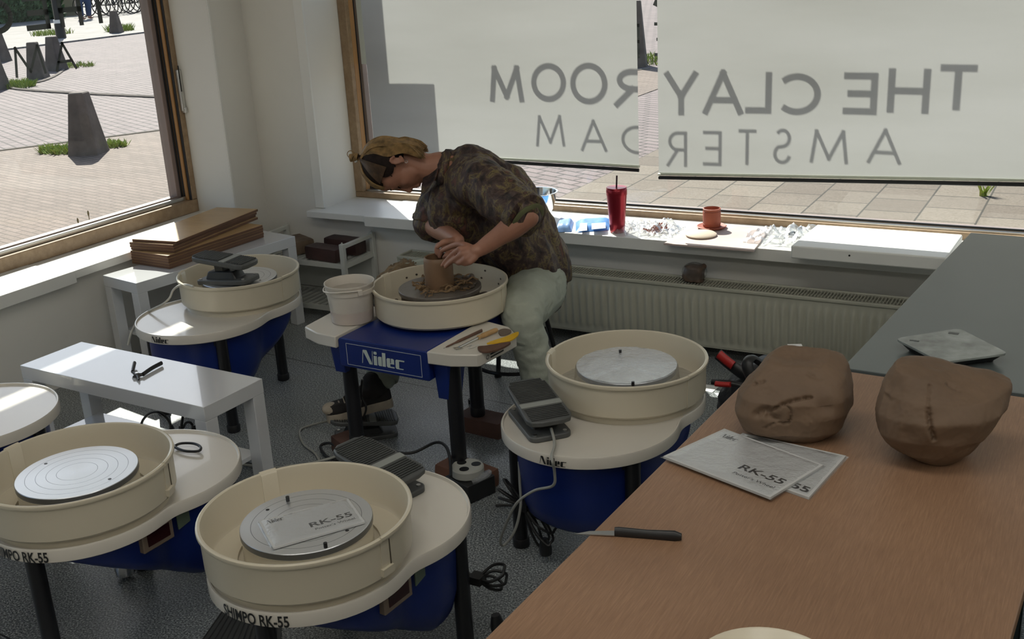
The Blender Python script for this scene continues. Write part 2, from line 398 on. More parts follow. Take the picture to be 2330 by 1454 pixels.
def textmesh(body, size, sx=1.0, bold=0):
    c = bpy.data.curves.new('t', 'FONT'); c.body = body; c.size = size; c.offset = bold; c.resolution_u = 4
    o = bpy.data.objects.new('t', c); COL.objects.link(o)
    dg = bpy.context.evaluated_depsgraph_get(); dg.update()
    me = bpy.data.meshes.new_from_object(o.evaluated_get(dg)); bpy.data.objects.remove(o)
    V = [(v.co.x*sx, v.co.y) for v in me.vertices]; F = [tuple(p.vertices) for p in me.polygons]
    x0 = min(v[0] for v in V); x1 = max(v[0] for v in V); bpy.data.meshes.remove(me)
    return [(x-x0, y) for x, y in V], F, x1-x0
LOGO = [[(0, 0), (.035, 0), (.10, .98), (.06, .98)], [(.09, 1), (.27, 1), (.53, .12), (.53, 0), (.40, 0), (.09, .86)], [(.54, 0), (.57, 0), (.60, 1), (.57, 1)],
        [(.64, 0), (.82, 0), (.82, .68), (.64, .68)], [(.66, .78), (.80, .78), (.82, .88), (.80, .99), (.66, .99), (.64, .88)],
        [(.92, 0), (1.07, 0), (1.07, .68), (.92, .68), (.87, .60), (.87, .08)], [(1.10, 0), (1.28, 0), (1.28, 1), (1.10, 1)],
        [(1.38, 0), (1.52, 0), (1.52, .68), (1.38, .68), (1.33, .60), (1.33, .08)], [(1.56, .28), (1.73, .28), (1.73, .60), (1.68, .68), (1.56, .68)], [(1.52, .28), (1.56, .28), (1.56, .34), (1.52, .34)], [(1.52, 0), (1.74, 0), (1.74, .09), (1.52, .09)],
        [(1.85, 0), (1.99, 0), (1.99, .68), (1.85, .68), (1.80, .60), (1.80, .08)], [(1.99, .58), (2.26, .58), (2.28, .68), (1.99, .68)], [(1.99, 0), (2.20, 0), (2.22, .07), (1.99, .07)]]
def logo(h, slant=.05):
    V = []; F = []
    for poly in LOGO:
        F.append(tuple(range(len(V), len(V)+len(poly)))); V += [((x+y*slant)*h, y*h) for x, y in poly]
    return V, F, 2.28*h
def onto(name, V, F, fn, m, parent=None):
    """put flat lettering (V, F) on a surface through fn(u, v) -> point"""
    me = bpy.data.meshes.new(name); me.from_pydata([tuple(fn(u, v)) for u, v in V], [], F)
    return link(name, me, m, parent, 0)

# ---------------------------------------------------------------- the room
XL, YB, ZC = -4.0, 4.45, 3.4
def box_obj(name, boxes, m, bevel=0, parent=None):
    b = MB()
    for x0, x1, y0, y1, z0, z1 in boxes: b.box(((x0+x1)/2, (y0+y1)/2, (z0+z1)/2), (x1-x0, y1-y0, z1-z0))
    return b.build(name, m, parent, bevel=bevel)
struct(box_obj('floor', [(XL-.1, 3.6, -3.6, YB+.1, -.1, 0)], FLOOR))
struct(box_obj('ceiling', [(XL-.4, 3.7, -3.7, YB+.4, ZC, ZC+.25)], CEIL))
struct(box_obj('wall_left', [(-4.4, XL, -3.6, 4.85, -.1, .46), (-4.4, XL, -3.6, 4.85, 3.08, ZC), (-4.4, XL, 4.205, 4.85, .46, 3.08), (-4.4, XL, -3.6, -1.5, .46, 3.08)], WALL))
struct(box_obj('wall_back', [(XL, 3.6, YB, 4.85, -.1, .46), (XL, 3.6, YB, 4.85, 3.15, ZC), (XL, -3.60, YB, 4.85, .46, 3.15), (2.6, 3.6, YB, 4.85, .46, 3.15)], WALL))
struct(box_obj('wall_right', [(3.6, 3.7, -3.7, 4.85, -.1, ZC)], WALL))
struct(box_obj('wall_front', [(-4.4, 3.7, -3.7, -3.6, -.1, ZC)], WALL))
struct(box_obj('trim_1', [(-3.655, -3.60, YB-.012, YB+.003, .502, 3.15)], SILL, .002))
struct(box_obj('trim_2', [(XL+.0, XL+.006, 4.205, 4.217, .5, 3.15)], SILL, .002))
struct(box_obj('window_sill_left', [(-4.30, -3.955, -1.5, 4.21, .462, .5), (-4.30, -3.945, -1.5, 3.12, .446, .503)], SILL, .003))
struct(box_obj('window_sill_back', [(-3.66, 2.6, 4.365, 4.74, .466, .5), (-3.28, 2.6, 4.345, 4.74, .45, .503)], SILL, .003))

# windows: wood frame, darker outer sash, gasket, bead and one big pane
w1 = sempty('window_1'); w2 = sempty('window_2')
box_obj('frame', [(-4.32, -4.25, -1.5, 4.205, .5, .568), (-4.32, -4.25, -1.5, 4.205, 3.02, 3.08), (-4.32, -4.25, 4.168, 4.205, .568, 3.02), (-4.32, -4.25, -1.5, -1.44, .568, 3.02)], FRAMEW, .004, w1)
box_obj('outer_sash', [(-4.36, -4.315, -1.44, 4.16, .562, .592), (-4.37, -4.312, 4.125, 4.165, .568, 3.02)], MAUVE, .003, w1)
box_obj('dark_rebate', [(-4.316, -4.302, 4.150, 4.156, .568, 3.02), (-4.30, -4.285, 4.155, 4.160, .568, 3.02), (-4.268, -4.252, 4.1645, 4.168, .568, 3.02)], GASK, 0, w1)
box_obj('orange_bead', [(-4.31, -4.268, 4.156, 4.168, .568, 3.02)], mat('orange_varnish', (.36, .19, .07), .35), .002, w1)
box_obj('glazing_bead', [(-4.30, -4.283, -1.44, 4.155, .568, .588)], SILVER, .002, w1)
box_obj('glass_pane', [(-4.322, -4.318, -1.44, 4.14, .58, 3.04)], GLASS, 0, w1)
st = box_obj('window_stay', [(-4.25, -4.232, 4.178, 4.203, 1.03, 1.24), (-4.25, -4.222, 4.184, 4.198, 1.02, 1.05)], SILVER, .003, w1)
box_obj('stay_slot', [(-4.233, -4.229, 4.182, 4.187, 1.13, 1.26)], GASK, 0, st)
box_obj('frame', [(-3.60, 2.6, 4.72, 4.80, .5, .531), (-3.60, 2.6, 4.72, 4.80, 3.09, 3.15), (-3.60, -3.548, 4.72, 4.79, .531, 3.09), (2.54, 2.6, 4.72, 4.80, .531, 3.09)], FRAMEW, .004, w2)
box_obj('outer_sash', [(-3.53, 2.54, 4.795, 4.835, .520, .540), (-3.575, -3.530, 4.795, 4.835, .531, 3.09)], MAUVE, .003, w2)
box_obj('dark_rebate', [(-3.556, -3.545, 4.785, 4.792, .531, 3.09), (-3.53, 2.54, 4.776, 4.783, .540, .547)], GASK, 0, w2)
box_obj('orange_bead', [(-3.556, -3.546, 4.750, 4.785, .531, 3.09)], mat('orange_varnish', (.36, .19, .07), .35), .002, w2)
box_obj('glazing_bead', [(-3.545, 2.54, 4.748, 4.774, .531, .5385)], SILVER, .001, w2)
box_obj('glass_pane', [(-3.54, 2.54, 4.785, 4.789, .532, 3.1)], GLASS, 0, w2)
MB().cyl((-3.575, 4.722, .70), (-3.575, 4.712, .70), .011, .009, 16).build('screw_cap', SILVER, w2)
for i, (px0, px1) in enumerate(((-2.0, .3), (1.0, 3.0))):  # unseen glowing panels, added to lift the room's brightness
    b = MB(); b.box(((px0+px1)/2, 1.2, ZC-.04), (px1-px0, .5, .06)); o = b.build('fill_panel', FILLM)
    tag(o, ('unseen fill panel added over the pottery wheels', 'unseen fill panel added over the work tables')[i], 'fill light')
    b = MB(); b.box(((px0+px1)/2, -1.6, ZC-.04), (px1-px0, .5, .06)); o = b.build('fill_panel', FILLM)
    tag(o, ('unseen fill panel added at the rear of the room, left one', 'unseen fill panel added at the rear of the room, right one')[i], 'fill light')

# radiator under the back window
r = thing('radiator', 'long cream panel radiator with slotted top under the back window', 'radiator', (0, 0, 0))
def rad_panel(y, sgn):
    x0, x1, z0, z1 = -3.03, -.35, .07, .325; per = .0352; rows = [z0, z0+.012, z0+.030, z0+.044, z1-.050, z1-.036, z1-.014, z1]
    amp = [0, 0, .004, .014, .014, .004, 0, 0]; n = int((x1-x0-.03)/per)*6; V = []; F = []; xs = [x0]+[x0+.015+per*k/6 for k in range(n+1)]+[x1]
    for z, a in zip(rows, amp):
        for k, x in enumerate(xs):
            ph = ((k-1) % 6)/6; w_ = max(0, 1-abs(ph-.5)*2.6) if 0 < k <= n else 0
            V.append((x, y-sgn*a*(w_**.6 if w_ > 0 else 0), z))
    m = len(xs)
    for i in range(len(rows)-1):
        for k in range(m-1): F.append((i*m+k, i*m+k+1, (i+1)*m+k+1, (i+1)*m+k))
    return V, F
b = MB(); b.add(*rad_panel(4.268, 1)); b.box((-1.69, 4.275, .0685), (2.68, .014, .006)); b.build('front_panel', RADM, r, smooth=60)
b = MB(); b.box((-1.69, 4.385, .2), (2.66, .012, .25)); b.build('rear_panel', RADM, r)
b = MB()
for k in range(int(2.64/.0135)): b.box((-3.012+.0135*k, 4.33, .331), (.005, .112, .006))
b.box((-1.69, 4.33, .327), (2.66, .005, .006)); b.build('top_grille', RADM, r, smooth=0)
b = MB(); b.box((-1.69, 4.27, .332), (2.70, .018, .014)); b.box((-1.69, 4.388, .332), (2.70, .014, .014)); b.box((-3.035, 4.33, .205), (.012, .13, .27)); b.box((-.345, 4.33, .205), (.012, .13, .27)); b.build('casing', RADM, r, bevel=.003)
for x in (-2.95, -1.7, -.45): MB().box((x, 4.415, .22), (.03, .04, .2)).build('wall_bracket', RADM, r)
MB().cyl((-.42, 4.33, .075), (-.42, 4.33, -.0), .009, n=10).cyl((-.47, 4.33, .075), (-.47, 4.33, 0), .009, n=10).build('pipe', RADM, r)

# ---------------------------------------------------------------- street outside
STREET = brick_mat('pink_street_bricks', .20, .10, (.185, .142, .142), (.235, .183, .183), (.05, .04, .037), rot=radians(24), mortar=.011)
SIDEW = brick_mat('fine_sandy_bricks', .20, .055, (.185, .135, .108), (.24, .18, .148), (.10, .075, .058), rot=radians(12), mortar=.006, vary=(.75, 1))
TILES = brick_mat('beige_paving_tiles', .31, .31, (.135, .105, .08), (.215, .18, .14), (.04, .033, .022), rot=radians(90), mortar=.006, vary=(.85, 1))
FARP = brick_mat('pale_far_paving', .6, .3, (.30, .28, .26), (.34, .31, .29), (.16, .14, .13), rot=radians(5), mortar=.01)
b = MB(); b.box((-37.2, 20, .10), (65.6, 90, .2)); b.box((10.6, 34.925, .10), (30, 60.15, .2)); struct(b.build('street', STREET, smooth=0))
def slab(name, pts, z0, z1, m):
    return struct(MB().prism(pts, z0, z1).build(name, m, smooth=0))
slab('pavement_beside_left_window', [(-4.4, -6), (-16.5, -6), (-8.3, 7.79), (-5.2, 13), (-4.4, 13)], .19, .206, SIDEW)
slab('pavement_behind_back_window', [(-3.1, 4.85), (9, 4.85), (9, 8.6), (-3.1, 8.6)], .19, .206, TILES)
slab('square_across_street', [(-70, 3), (-21, 3), (-21.5, 60), (-70, 60)], .19, .215, FARP)
slab('kerb', [(-21, 3), (-20.8, 3), (-21.3, 60), (-21.5, 60)], .19, .235, FARP)
kp = cat([(-10.4, 9.9, .2), (-12.6, 10.15, .2), (-13.9, 10.5, .2), (-14.1, 11.2, .2), (-15.0, 12.3, .2), (-16.4, 13.6, .2)], 6)
struct(MB().tube(kp, .03, 6).build('island_kerb', CONC))
KERB = mat('kerb_line', (.20, .17, .13), .8)
b = MB(); b.tube([(-16.4, -6, .205), (-8.32, 7.76, .205), (-5.2, 13, .205)], .014, 6); struct(b.build('kerb_line', KERB))

def bollard_mb(h=.54, b0=.27, t0=.14):
    m = MB(); R = []
    for z, q in ((0, b0+.01), (.02, b0), (h*.5, (b0+t0)/2), (h-.008, t0), (h, t0-.015)):
        R.append([Vector((x, y, z)) for x, y in rrect(q, q, .018, 2)])
    return m.rings(R)
BOLL = [((-7.979, 6.682, 0.2000), 'nearest concrete bollard beyond the left window glass', 24), ((-14.641, 11.572, 0.2000), 'concrete bollard behind the letter M on the left window', 30), ((-15.397, 12.552, 0.2000), 'concrete bollard behind the letter A on the left window', 15),
        ((-21.984, 19.879, 0.2000), 'farthest concrete bollard, with yellow weeds at its foot', 20), ((-18.396, 13.805, 0.2000), 'concrete bollard at the left edge of the picture', 10), ((-13.985, 10.335, 0.2000), 'concrete bollard cut by the left edge, grass beside it', 10)]
proto = None
for p, lab, a in BOLL:
    if proto is None:
        proto = bollard_mb().build('concrete_bollard', CONC, smooth=20); o = proto
    else: o = dup(proto)
    o.location = p; o.rotation_euler = (0, 0, radians(a)); tag(o, lab, 'bollard', 'concrete bollards on the street')
    o.scale = (1, 1, 1.0)
o = dup(proto, (-5.50, 13.3, .2), .3); tag(o, 'dark bollard seen in the gap between the two blinds', 'bollard', 'concrete bollards on the street'); o.scale = (1.0, 1.0, 1.5)
def tuft(name, c, rad, n, h, label, lean=.4, flat=1.0):
    b = MB()
    for k in range(n):
        a = random.random()*2*pi; q = rad*sqrt(random.random()); x, y = c[0]+q*cos(a), c[1]+q*sin(a)*flat
        hh = h*(.4+.6*random.random()); da = random.random()*2*pi; w_ = .006+.006*random.random()
        dx, dy = cos(da), sin(da); tx, ty = x+dx*hh*lean, y+dy*hh*lean
        b.add([(x-dy*w_, y+dx*w_, c[2]), (x+dy*w_, y-dx*w_, c[2]), ((x+tx)/2+dy*w_*.7, (y+ty)/2-dx*w_*.7, c[2]+hh*.6), (tx, ty, c[2]+hh), ((x+tx)/2-dy*w_*.7, (y+ty)/2+dx*w_*.7, c[2]+hh*.6)], [(0, 1, 2, 3, 4)])
    o = b.build(name, GRASS, smooth=0); return tag(o, label, 'grass', None, 'stuff')
tuft('grass_tuft', (-8.333, 6.681, 0.2060), .25, 500, .07, 'green grass at the left foot of the nearest bollard', .9, .6)
tuft('grass_tuft', (-8.091, 7.020, 0.2060), .2, 300, .06, 'yellow green grass at the right foot of the nearest bollard', .9, .6)
tuft('grass_tuft', (-14.022, 10.611, 0.2000), .4, 500, .12, 'bright grass at the bollard on the left picture edge', .8, .6)
tuft('grass_tuft', (-15.753, 13.032, 0.2000), .6, 400, .08, 'dry grass along the curved kerb behind the bollards', .8, .6)
tuft('grass_tuft', (-24.032, 19.653, 0.2000), .5, 300, .18, 'yellow grass beside the dark street pole', .7)
tuft('grass_tuft', (-22.440, 20.414, 0.2000), .35, 300, .22, 'yellow weeds at the foot of the farthest bollard', .7)
tuft('grass_tuft', (-5.537, 13.850, 0.2000), .5, 400, .12, 'grass at the foot of the bollard in the blind gap', .7)
tuft('leafy_weed', ((-0.658, 6.874, 0.2060)), .02, 16, .10, 'small green weed between the tiles just under the right blind', .6)
def stalk(p, h, lean, lab):
    b = MB(); q = (p[0]+lean, p[1], p[2]+h); b.tube([p, ((p[0]+q[0])/2-.01, p[1], p[2]+h*.55), q], .0022, 5); b.ell((q[0], q[1], q[2]+.012), (.005, .005, .016), n=8, m=6)
    tag(b.build('weed_stalk', mat('dry_stalk', (.12, .10, .05), .8)), lab, 'weed', 'dry weeds outside the left window')
stalk((-4.75, 3.92, .206), .30, -.02, 'tallest dry weed stalk outside the left window'); stalk((-4.75, 3.87, .206), .27, -.05, 'dry weed stalk leaning just left of the tallest one')
stalk((-4.7, 3.45, .206), .13, -.02, 'short dry weed stalk low behind the left window frame')

# hedge, parked bicycles, pole and passer-by across the square
hb = MB()
hx = Vector((-31.910, 23.186, 0.2000)); hy = Vector((-31.592, 26.489, 0.2000))
d_ = (hy-hx); d_.normalize(); nrm = Vector((-d_.y, d_.x, 0)); nrm = nrm if nrm.x < 0 else -nrm; LEN = (hy-hx).length
mid = (hx+hy)/2 + nrm*.9
hb.box((mid.x, mid.y, 1.6), (LEN, 1.5, 2.8), atan2(d_.y, d_.x))
for k in range(9000):
    u_ = random.random(); z = .25+2.85*random.random(); p = hx+d_*LEN*u_ + nrm*(.15*random.random()) ; s_ = .06+.05*random.random()
    a = Vector((random.gauss(0, 1), random.gauss(0, 1), random.gauss(0, 1))).normalized(); c_ = a.orthogonal().normalized(); e_ = a.cross(c_)
    P = Vector((p.x, p.y, z)); hb.add([P+c_*s_, P+e_*s_*.6, P-c_*s_, P-e_*s_*.6], [(0, 1, 2, 3)])
tag(hb.build('hedge', HEDGE, smooth=0), 'tall clipped green hedge across the square', 'hedge')

def torus(b, c, R, r_, M, n=28, m=6):
    P = [Vector(c)+M @ Vector((R*cos(2*pi*k/n), 0, R*sin(2*pi*k/n))) for k in range(n)]
    rr = []
    for k in range(n):
        e = (P[k]-Vector(c)).normalized(); y = M @ Vector((0, 1, 0)); rr.append([P[k]+e*r_*cos(2*pi*j/m)+y*r_*sin(2*pi*j/m) for j in range(m)])
    b.rings(rr, loop=True)
def bicycle():
    t = thing('bicycle', 'black bicycle in the row parked beyond the square', 'bicycle', group='bicycles parked across the square')
    I = Matrix.Identity(3)
    for x in (-.52, .52):
        b = MB(); torus(b, (x, 0, .34), .33, .02, I)
        for k in range(8): b.tube([(x, 0, .34), (x+.32*cos(k*pi/4), 0, .34+.32*sin(k*pi/4))], .003, 4)
        b.build('wheel', BLACK, t)
    b = MB()
    for p, q in (((-.52, 0, .34), (-.08, 0, .32)), ((-.08, 0, .32), (-.2, 0, .85)), ((-.08, 0, .32), (.36, 0, .78)), ((-.18, 0, .72), (.36, 0, .80)), ((-.52, 0, .34), (-.18, 0, .72)), ((.52, 0, .34), (.34, 0, .95))): b.tube([p, q], .018, 6)
    b.build('frame', BLACK, t)
    MB().ell((-.22, 0, .9), (.13, .07, .035)).build('saddle', BLACKP, t)
    MB().tube(cat([(.18, -.27, .98), (.32, -.22, 1.02), (.36, 0, 1.0), (.32, .22, 1.02), (.18, .27, .98)], 4), .013, 6).build('handlebar', SILVER, t)
    MB().box((-.5, 0, .72), (.4, .1, .02)).box((-.56, 0, .38), (.02, .02, .62)).build('carrier', SILVER, t)
    return t
bk = bicycle(); first = True
B0 = Vector((-30.358, 26.748, 0.2150)); B1 = Vector((-30.554, 29.926, 0.2150))
for k in range(8):
    o = bk if k == 0 else dup(bk)
    p = B0.lerp(B1, k/7); o.location = (p.x-.25*(k % 2), p.y, .215); o.rotation_euler = (radians(random.uniform(-6, 6)), 0, radians(18+random.uniform(-9, 9)))
P0 = (-22.434, 18.579, 0.2000)
t = thing('street_pole', 'dark street pole with a white band across the square', 'pole', P0)
MB().cyl((0, 0, 0), (0, 0, .35), .12, .11).cyl((0, 0, .35), (0, 0, 3.2), .085, .075).build('post', BLACK, t)
MB().cyl((0, 0, .36), (0, 0, .44), .115, .115).cyl((0, .0, .9), (0, 0, 1.5), .09, .09).build('white_band', WPAPER, t)
P1 = (-33.028, 27.751, 0.2150)
t = thing('utility_cabinet', 'grey utility cabinet with a white panel beside the street pole', 'cabinet', P1, .5)
MB().box((0, 0, .6), (.9, .5, 1.2)).build('body', MAUVE, t); MB().box((.0, -.255, .85), (.5, .02, .5)).build('panel', WPAPER, t)
P2 = (-29.473, 25.492, 0.2150)
b = MB()
for s in (-1, 1):
    b.tube([(P2[0], P2[1]+.10*s, P2[2]+.85), (P2[0]+.05*s, P2[1]+.13*s, P2[2]+.45), (P2[0]-.02, P2[1]+.15*s, P2[2]+.03)], .08, 10, [.10, .08, .05])
    b.ell((P2[0]+.06, P2[1]+.15*s, P2[2]+.04), (.13, .05, .04)); b.tube([(P2[0], P2[1]+.2*s, P2[2]+1.38), (P2[0]+.05, P2[1]+.27*s, P2[2]+1.1), (P2[0]+.25, P2[1]+.2*s, P2[2]+1.0)], .05, 8, [.06, .045, .035])
b.tube([(P2[0], P2[1], P2[2]+.8), (P2[0], P2[1], P2[2]+1.1), (P2[0], P2[1], P2[2]+1.4), (P2[0], P2[1], P2[2]+1.5)], .16, 12, [.16, .15, .19, .07]); b.ell((P2[0], P2[1], P2[2]+1.64), (.1, .085, .12))
fp = link('person', remesh(b, .03, 2), SKIN, smooth=180); tag(fp, 'distant person in blue jeans standing by the parked bicycles', 'person')
b = MB()
for s in (-1, 1): b.tube([(P2[0], P2[1]+.10*s, P2[2]+.92), (P2[0]+.05*s, P2[1]+.13*s, P2[2]+.45), (P2[0]-.02, P2[1]+.15*s, P2[2]+.1)], .1, 10, [.13, .105, .085])
link('jeans', remesh(b, .03, 1), mat('blue_jeans', (.02, .045, .12), .8), fp, 180)
b = MB(); b.tube([(P2[0], P2[1], P2[2]+.85), (P2[0], P2[1], P2[2]+1.1), (P2[0], P2[1], P2[2]+1.42), (P2[0], P2[1], P2[2]+1.5)], .2, 12, [.19, .18, .22, .1])
link('jacket', remesh(b, .03, 1), mat('rust_jacket', (.35, .12, .05), .8), fp, 180)

t = thing('sun_blocker', 'unseen sun blocker added outside the left window, shapes the sun strips', 'sun_blocker')  # unseen, added to block the sun and leave only narrow strips indoors
BLOCKM = mat('sun_blocker_cloth', (.30, .30, .27), .8)
MB().prism([(-4.42, 3.12), (-4.42, 3.14), (-4.92, 2.755), (-4.92, 2.735)], -2.2, 5.0, M=Matrix(((1, 0, 0, 0), (0, 0, 1, 0), (0, 1, 0, 0), (0, 0, 0, 1)))).build('canopy', BLOCKM, t, 0)
MB().box((-4.92, 1.40, 2.375), (.02, 7.2, .49)).build('valance', BLOCKM, t)
for y in (-2.15, 1.0, 4.95): MB().tube([(-4.42, y, 2.5), (-4.91, y, 2.70)], .012, 8).build('arm', BLACK, t)

t = thing('sun_blocker', 'unseen sun blocker added outside the back window, above the blind gap', 'sun_blocker')  # unseen, added to stop sun through the blind gap reaching the table
MB().prism([(4.87, 3.50), (4.87, 3.52), (5.42, 3.18), (5.42, 3.16)], -3.8, 4.6, M=Matrix(((0, 0, 1, 0), (1, 0, 0, 0), (0, 1, 0, 0), (0, 0, 0, 1)))).build('canopy', BLOCKM, t, 0)
for x in (-3.75, 0.2, 4.55): MB().tube([(x, 4.87, 3.0), (x, 5.41, 3.16)], .012, 8).build('arm', BLACK, t)

# ---------------------------------------------------------------- blinds and the lettering stuck on the glass
t = thing('roller_blind', 'left pale roller blind in the back window, shadow of MOOR lettering on it', 'roller blind')
def blind(t, x0, x1, zl, zr, y):
    n = 24; V = []; F = []
    for i in range(2):
        for k in range(n+1):
            u_ = k/n; x = x0+(x1-x0)*u_; zb = zl+(zr-zl)*u_; V.append((x, y+.004*sin(u_*9)*(1-i), 3.12 if i else zb))
    for k in range(n): F.append((k, k+1, n+1+k+1, n+1+k))
    b = MB(); b.add(V, F); b.build('fabric', BLIND, t, 180)
    b = MB(); b.tube([(x0, y, zl-.006), (x1, y, zr-.006)], .009, 10, [(.006, .014)]*2); b.build('bottom_bar', mat('pale_bar', (.5, .52, .42), .4), t)
    b = MB(); b.tube([(x0, y-.001, zl-.022), (x1, y-.001, zr-.022)], .006, 8, [(.008, .006)]*2); b.build('dark_bar_edge', GASK, t)
    MB().cyl((x0, y, 3.12), (x1, y, 3.12), .022).build('roller', SILVER, t)
blind(t, -3.268, -1.845, .815, .800, 4.475)
t = thing('roller_blind', 'right pale roller blind in the back window, shadow of YALC EHT lettering on it', 'roller blind')
blind(t, -1.752, 1.6, .772, .88, 4.475)
GL = {'Y': [[(0, 1), (.5, .42)], [(1, 1), (.5, .42), (.5, 0)]], 'A': [[(0, 0), (.5, 1)], [(.5, 1), (1, 0)], [(.17, .3), (.83, .3)]], 'L': [[(0, 1), (0, 0)], [(0, 0), (1, 0)]],
      'E': [[(0, 0), (0, 1)], [(0, 1), (1, 1)], [(0, .5), (.85, .5)], [(0, 0), (1, 0)]], 'H': [[(0, 0), (0, 1)], [(1, 0), (1, 1)], [(0, .5), (1, .5)]], 'T': [[(.5, 0), (.5, 1)], [(0, 1), (1, 1)]],
      'M': [[(0, 0), (.12, 1)], [(.12, 1), (.5, .1)], [(.5, .1), (.88, 1)], [(.88, 1), (1, 0)]],
      'O': [[(.5+.5*cos(2*pi*k/28), .5+.5*sin(2*pi*k/28)) for k in range(29)]], 'C': [[(.62+.62*cos(radians(48+264*k/24)), .5+.5*sin(radians(48+264*k/24))) for k in range(25)]],
      'R': [[(0, 0), (0, 1)], [(0, 1), (.45, 1)]+[(.45+.45*sin(pi*k/10), .74+.26*cos(pi*k/10)) for k in range(11)]+[(0, .48)], [(.45, .48), (1, 0)]],
      'D': [[(0, 0), (0, 1)], [(0, 1), (.4, 1)]+[(.4+.6*sin(pi*k/14), .5+.5*cos(pi*k/14)) for k in range(15)]+[(0, 0)]],
      'S': [[(.5+.45*cos(radians(40+k*20)), .75+.25*sin(radians(40+k*20))) for k in range(12)]+[(.5+.5*cos(radians(75-k*20)), .26+.26*sin(radians(75-k*20))) for k in range(1, 13)]]}
def glyph(ch, w_, h, th):
    V = []; F = []; iw, ih = w_-th, h-th
    for st_ in GL[ch]:
        P = [Vector((th/2+x*iw, th/2+y*ih)) for x, y in st_]
        for a, b_ in zip(P, P[1:]):
            d = (b_-a); l = d.length
            if l < 1e-6: continue
            d /= l; n_ = Vector((-d.y, d.x))*th/2; e = d*(th/2 if len(st_) < 5 or l > .03 else th*.12)
            o = len(V); V += [a-e-n_, b_+e-n_, b_+e+n_, a-e+n_]; F.append((o, o+1, o+2, o+3))
    return V, F
DK = mat('dark_vinyl_lettering', (.045, .048, .05), .5)
def sign_letter(parent, ch, x0, x1, z0, z1, th, plane):
    V, F = glyph(ch, x1-x0, z1-z0, th); w_ = x1-x0
    b = MB(); o = [plane(x0+w_-v[0], z0+v[1], 0) for v in V]; b.add(o, F); o2 = [plane(x0+w_-v[0], z0+v[1], .0012) for v in V]; b.add(o2, F)
    b.build('letter', DK, parent, 0)
t = thing('window_lettering', 'mirrored THE CLAY ROOM AMSTERDAM lettering on the back window glass behind the blinds', 'lettering')
YG = 4.7915; DY = YG-4.475; DX, DZ = -DY*.80/.74, DY/.74; KB = 4.475/4.66
pl = lambda x, z, e: (x*KB+DX, YG+e, (z-1.75)*KB+1.75+DZ)
for ch, x0, x1, z0, z1 in (('Y',-1.793,-1.638,.993,1.185),('A',-1.614,-1.433,.998,1.190),('L',-1.423,-1.309,1.005,1.181),('C',-1.267,-1.102,1.002,1.176),('E',-1.010,-.875,1.011,1.181),('H',-.836,-.676,1.023,1.200),('T',-.642,-.508,1.041,1.218),
                          ('M',-2.692,-2.505,1.042,1.214),('O',-2.462,-2.278,1.042,1.222),('O',-2.256,-2.067,1.029,1.219),('R',-2.035,-1.871,1.019,1.194)):
    sign_letter(t, ch, x0, x1, z0, z1, .027, pl)
for ch, x0, x1, z0, z1 in (('R',-1.786,-1.688,.762,.921),('E',-1.613,-1.527,.771,.926),('T',-1.451,-1.372,.780,.936),('S',-1.296,-1.217,.790,.943),('M',-1.138,-.979,.802,.944),('A',-.903,-.768,.812,.958),
                          ('M',-2.451,-2.294,.832,.980),('A',-2.211,-2.076,.811,.959),('D',-2.004,-1.874,.809,.940)):
    sign_letter(t, ch, x0, x1, z0, z1, .0145, pl)
t = thing('window_lettering', 'mirrored lettering on the left window glass, EHT above the letters M A', 'lettering')
pl2 = lambda y, z, e: (-4.3235-e, y, z)
for ch, y0, y1, z0, z1, th in (('T', 3.755, 3.895, 1.50, 1.65, .024), ('H', 3.59, 3.722, 1.50, 1.65, .024), ('E', 3.405, 3.535, 1.50, 1.65, .024), ('C', 3.195, 3.345, 1.50, 1.65, .024), ('L', 3.05, 3.15, 1.50, 1.65, .024), ('A', 2.87, 3.02, 1.50, 1.65, .024),
                              ('A', 3.518, 3.64, 1.308, 1.437, .0125), ('M', 3.30, 3.466, 1.308, 1.44, .0125), ('S', 3.13, 3.20, 1.308, 1.44, .0125), ('T', 2.97, 3.05, 1.308, 1.44, .0125)):
    sign_letter(t, ch, y0, y1, z0, z1, th, pl2)
tag(box_obj('paper_notice', [(-3.53, -3.226, 4.790, 4.792, 1.20, 1.565)], WPAPER), 'paper notice on the back glass, a grey shadow on the left blind', 'notice')

# ---------------------------------------------------------------- pottery wheels (pan centre = local origin, round table lobe towards local +Y)
LD, RL, RP = .217, .262, .240
def outline(n=96):
    c0 = Vector((0, .13)); rs = []
    for k in range(n):
        a = 2*pi*k/n; d = Vector((cos(a), sin(a))); best = 0
        for c, R in ((Vector((0, 0)), RP), (Vector((0, LD)), RL)):
            m = c0-c; bb = m.dot(d); cc = m.dot(m)-R*R; D = bb*bb-cc
            if D > 0: best = max(best, -bb+sqrt(D))
        rs.append(best)
    for _ in range(5): rs = [(rs[k-1]+2*rs[k]+rs[(k+1) % n])/4 for k in range(n)]
    return [(c0.x+r_*cos(2*pi*k/n), c0.y+r_*sin(2*pi*k/n)) for k, r_ in enumerate(rs)]
OUT = outline()
def inset(o, d, c=(0, .13)):
    res = []
    for x, y in o:
        q = Vector((x-c[0], y-c[1])); l = q.length; q *= max(0, (l-d))/l; res.append((c[0]+q.x, c[1]+q.y))
    return res
def ring(o, z): return [Vector((x, y, z if not callable(z) else z(x, y))) for x, y in o]
PANP = [(.165, .440), (.232, .440), (.2395, .448), (.2405, .533), (.2455, .535), (.2475, .540), (.2465, .5455), (.2425, .5475), (.237, .5455), (.2355, .538), (.2345, .455), (.228, .447), (.165, .447)]
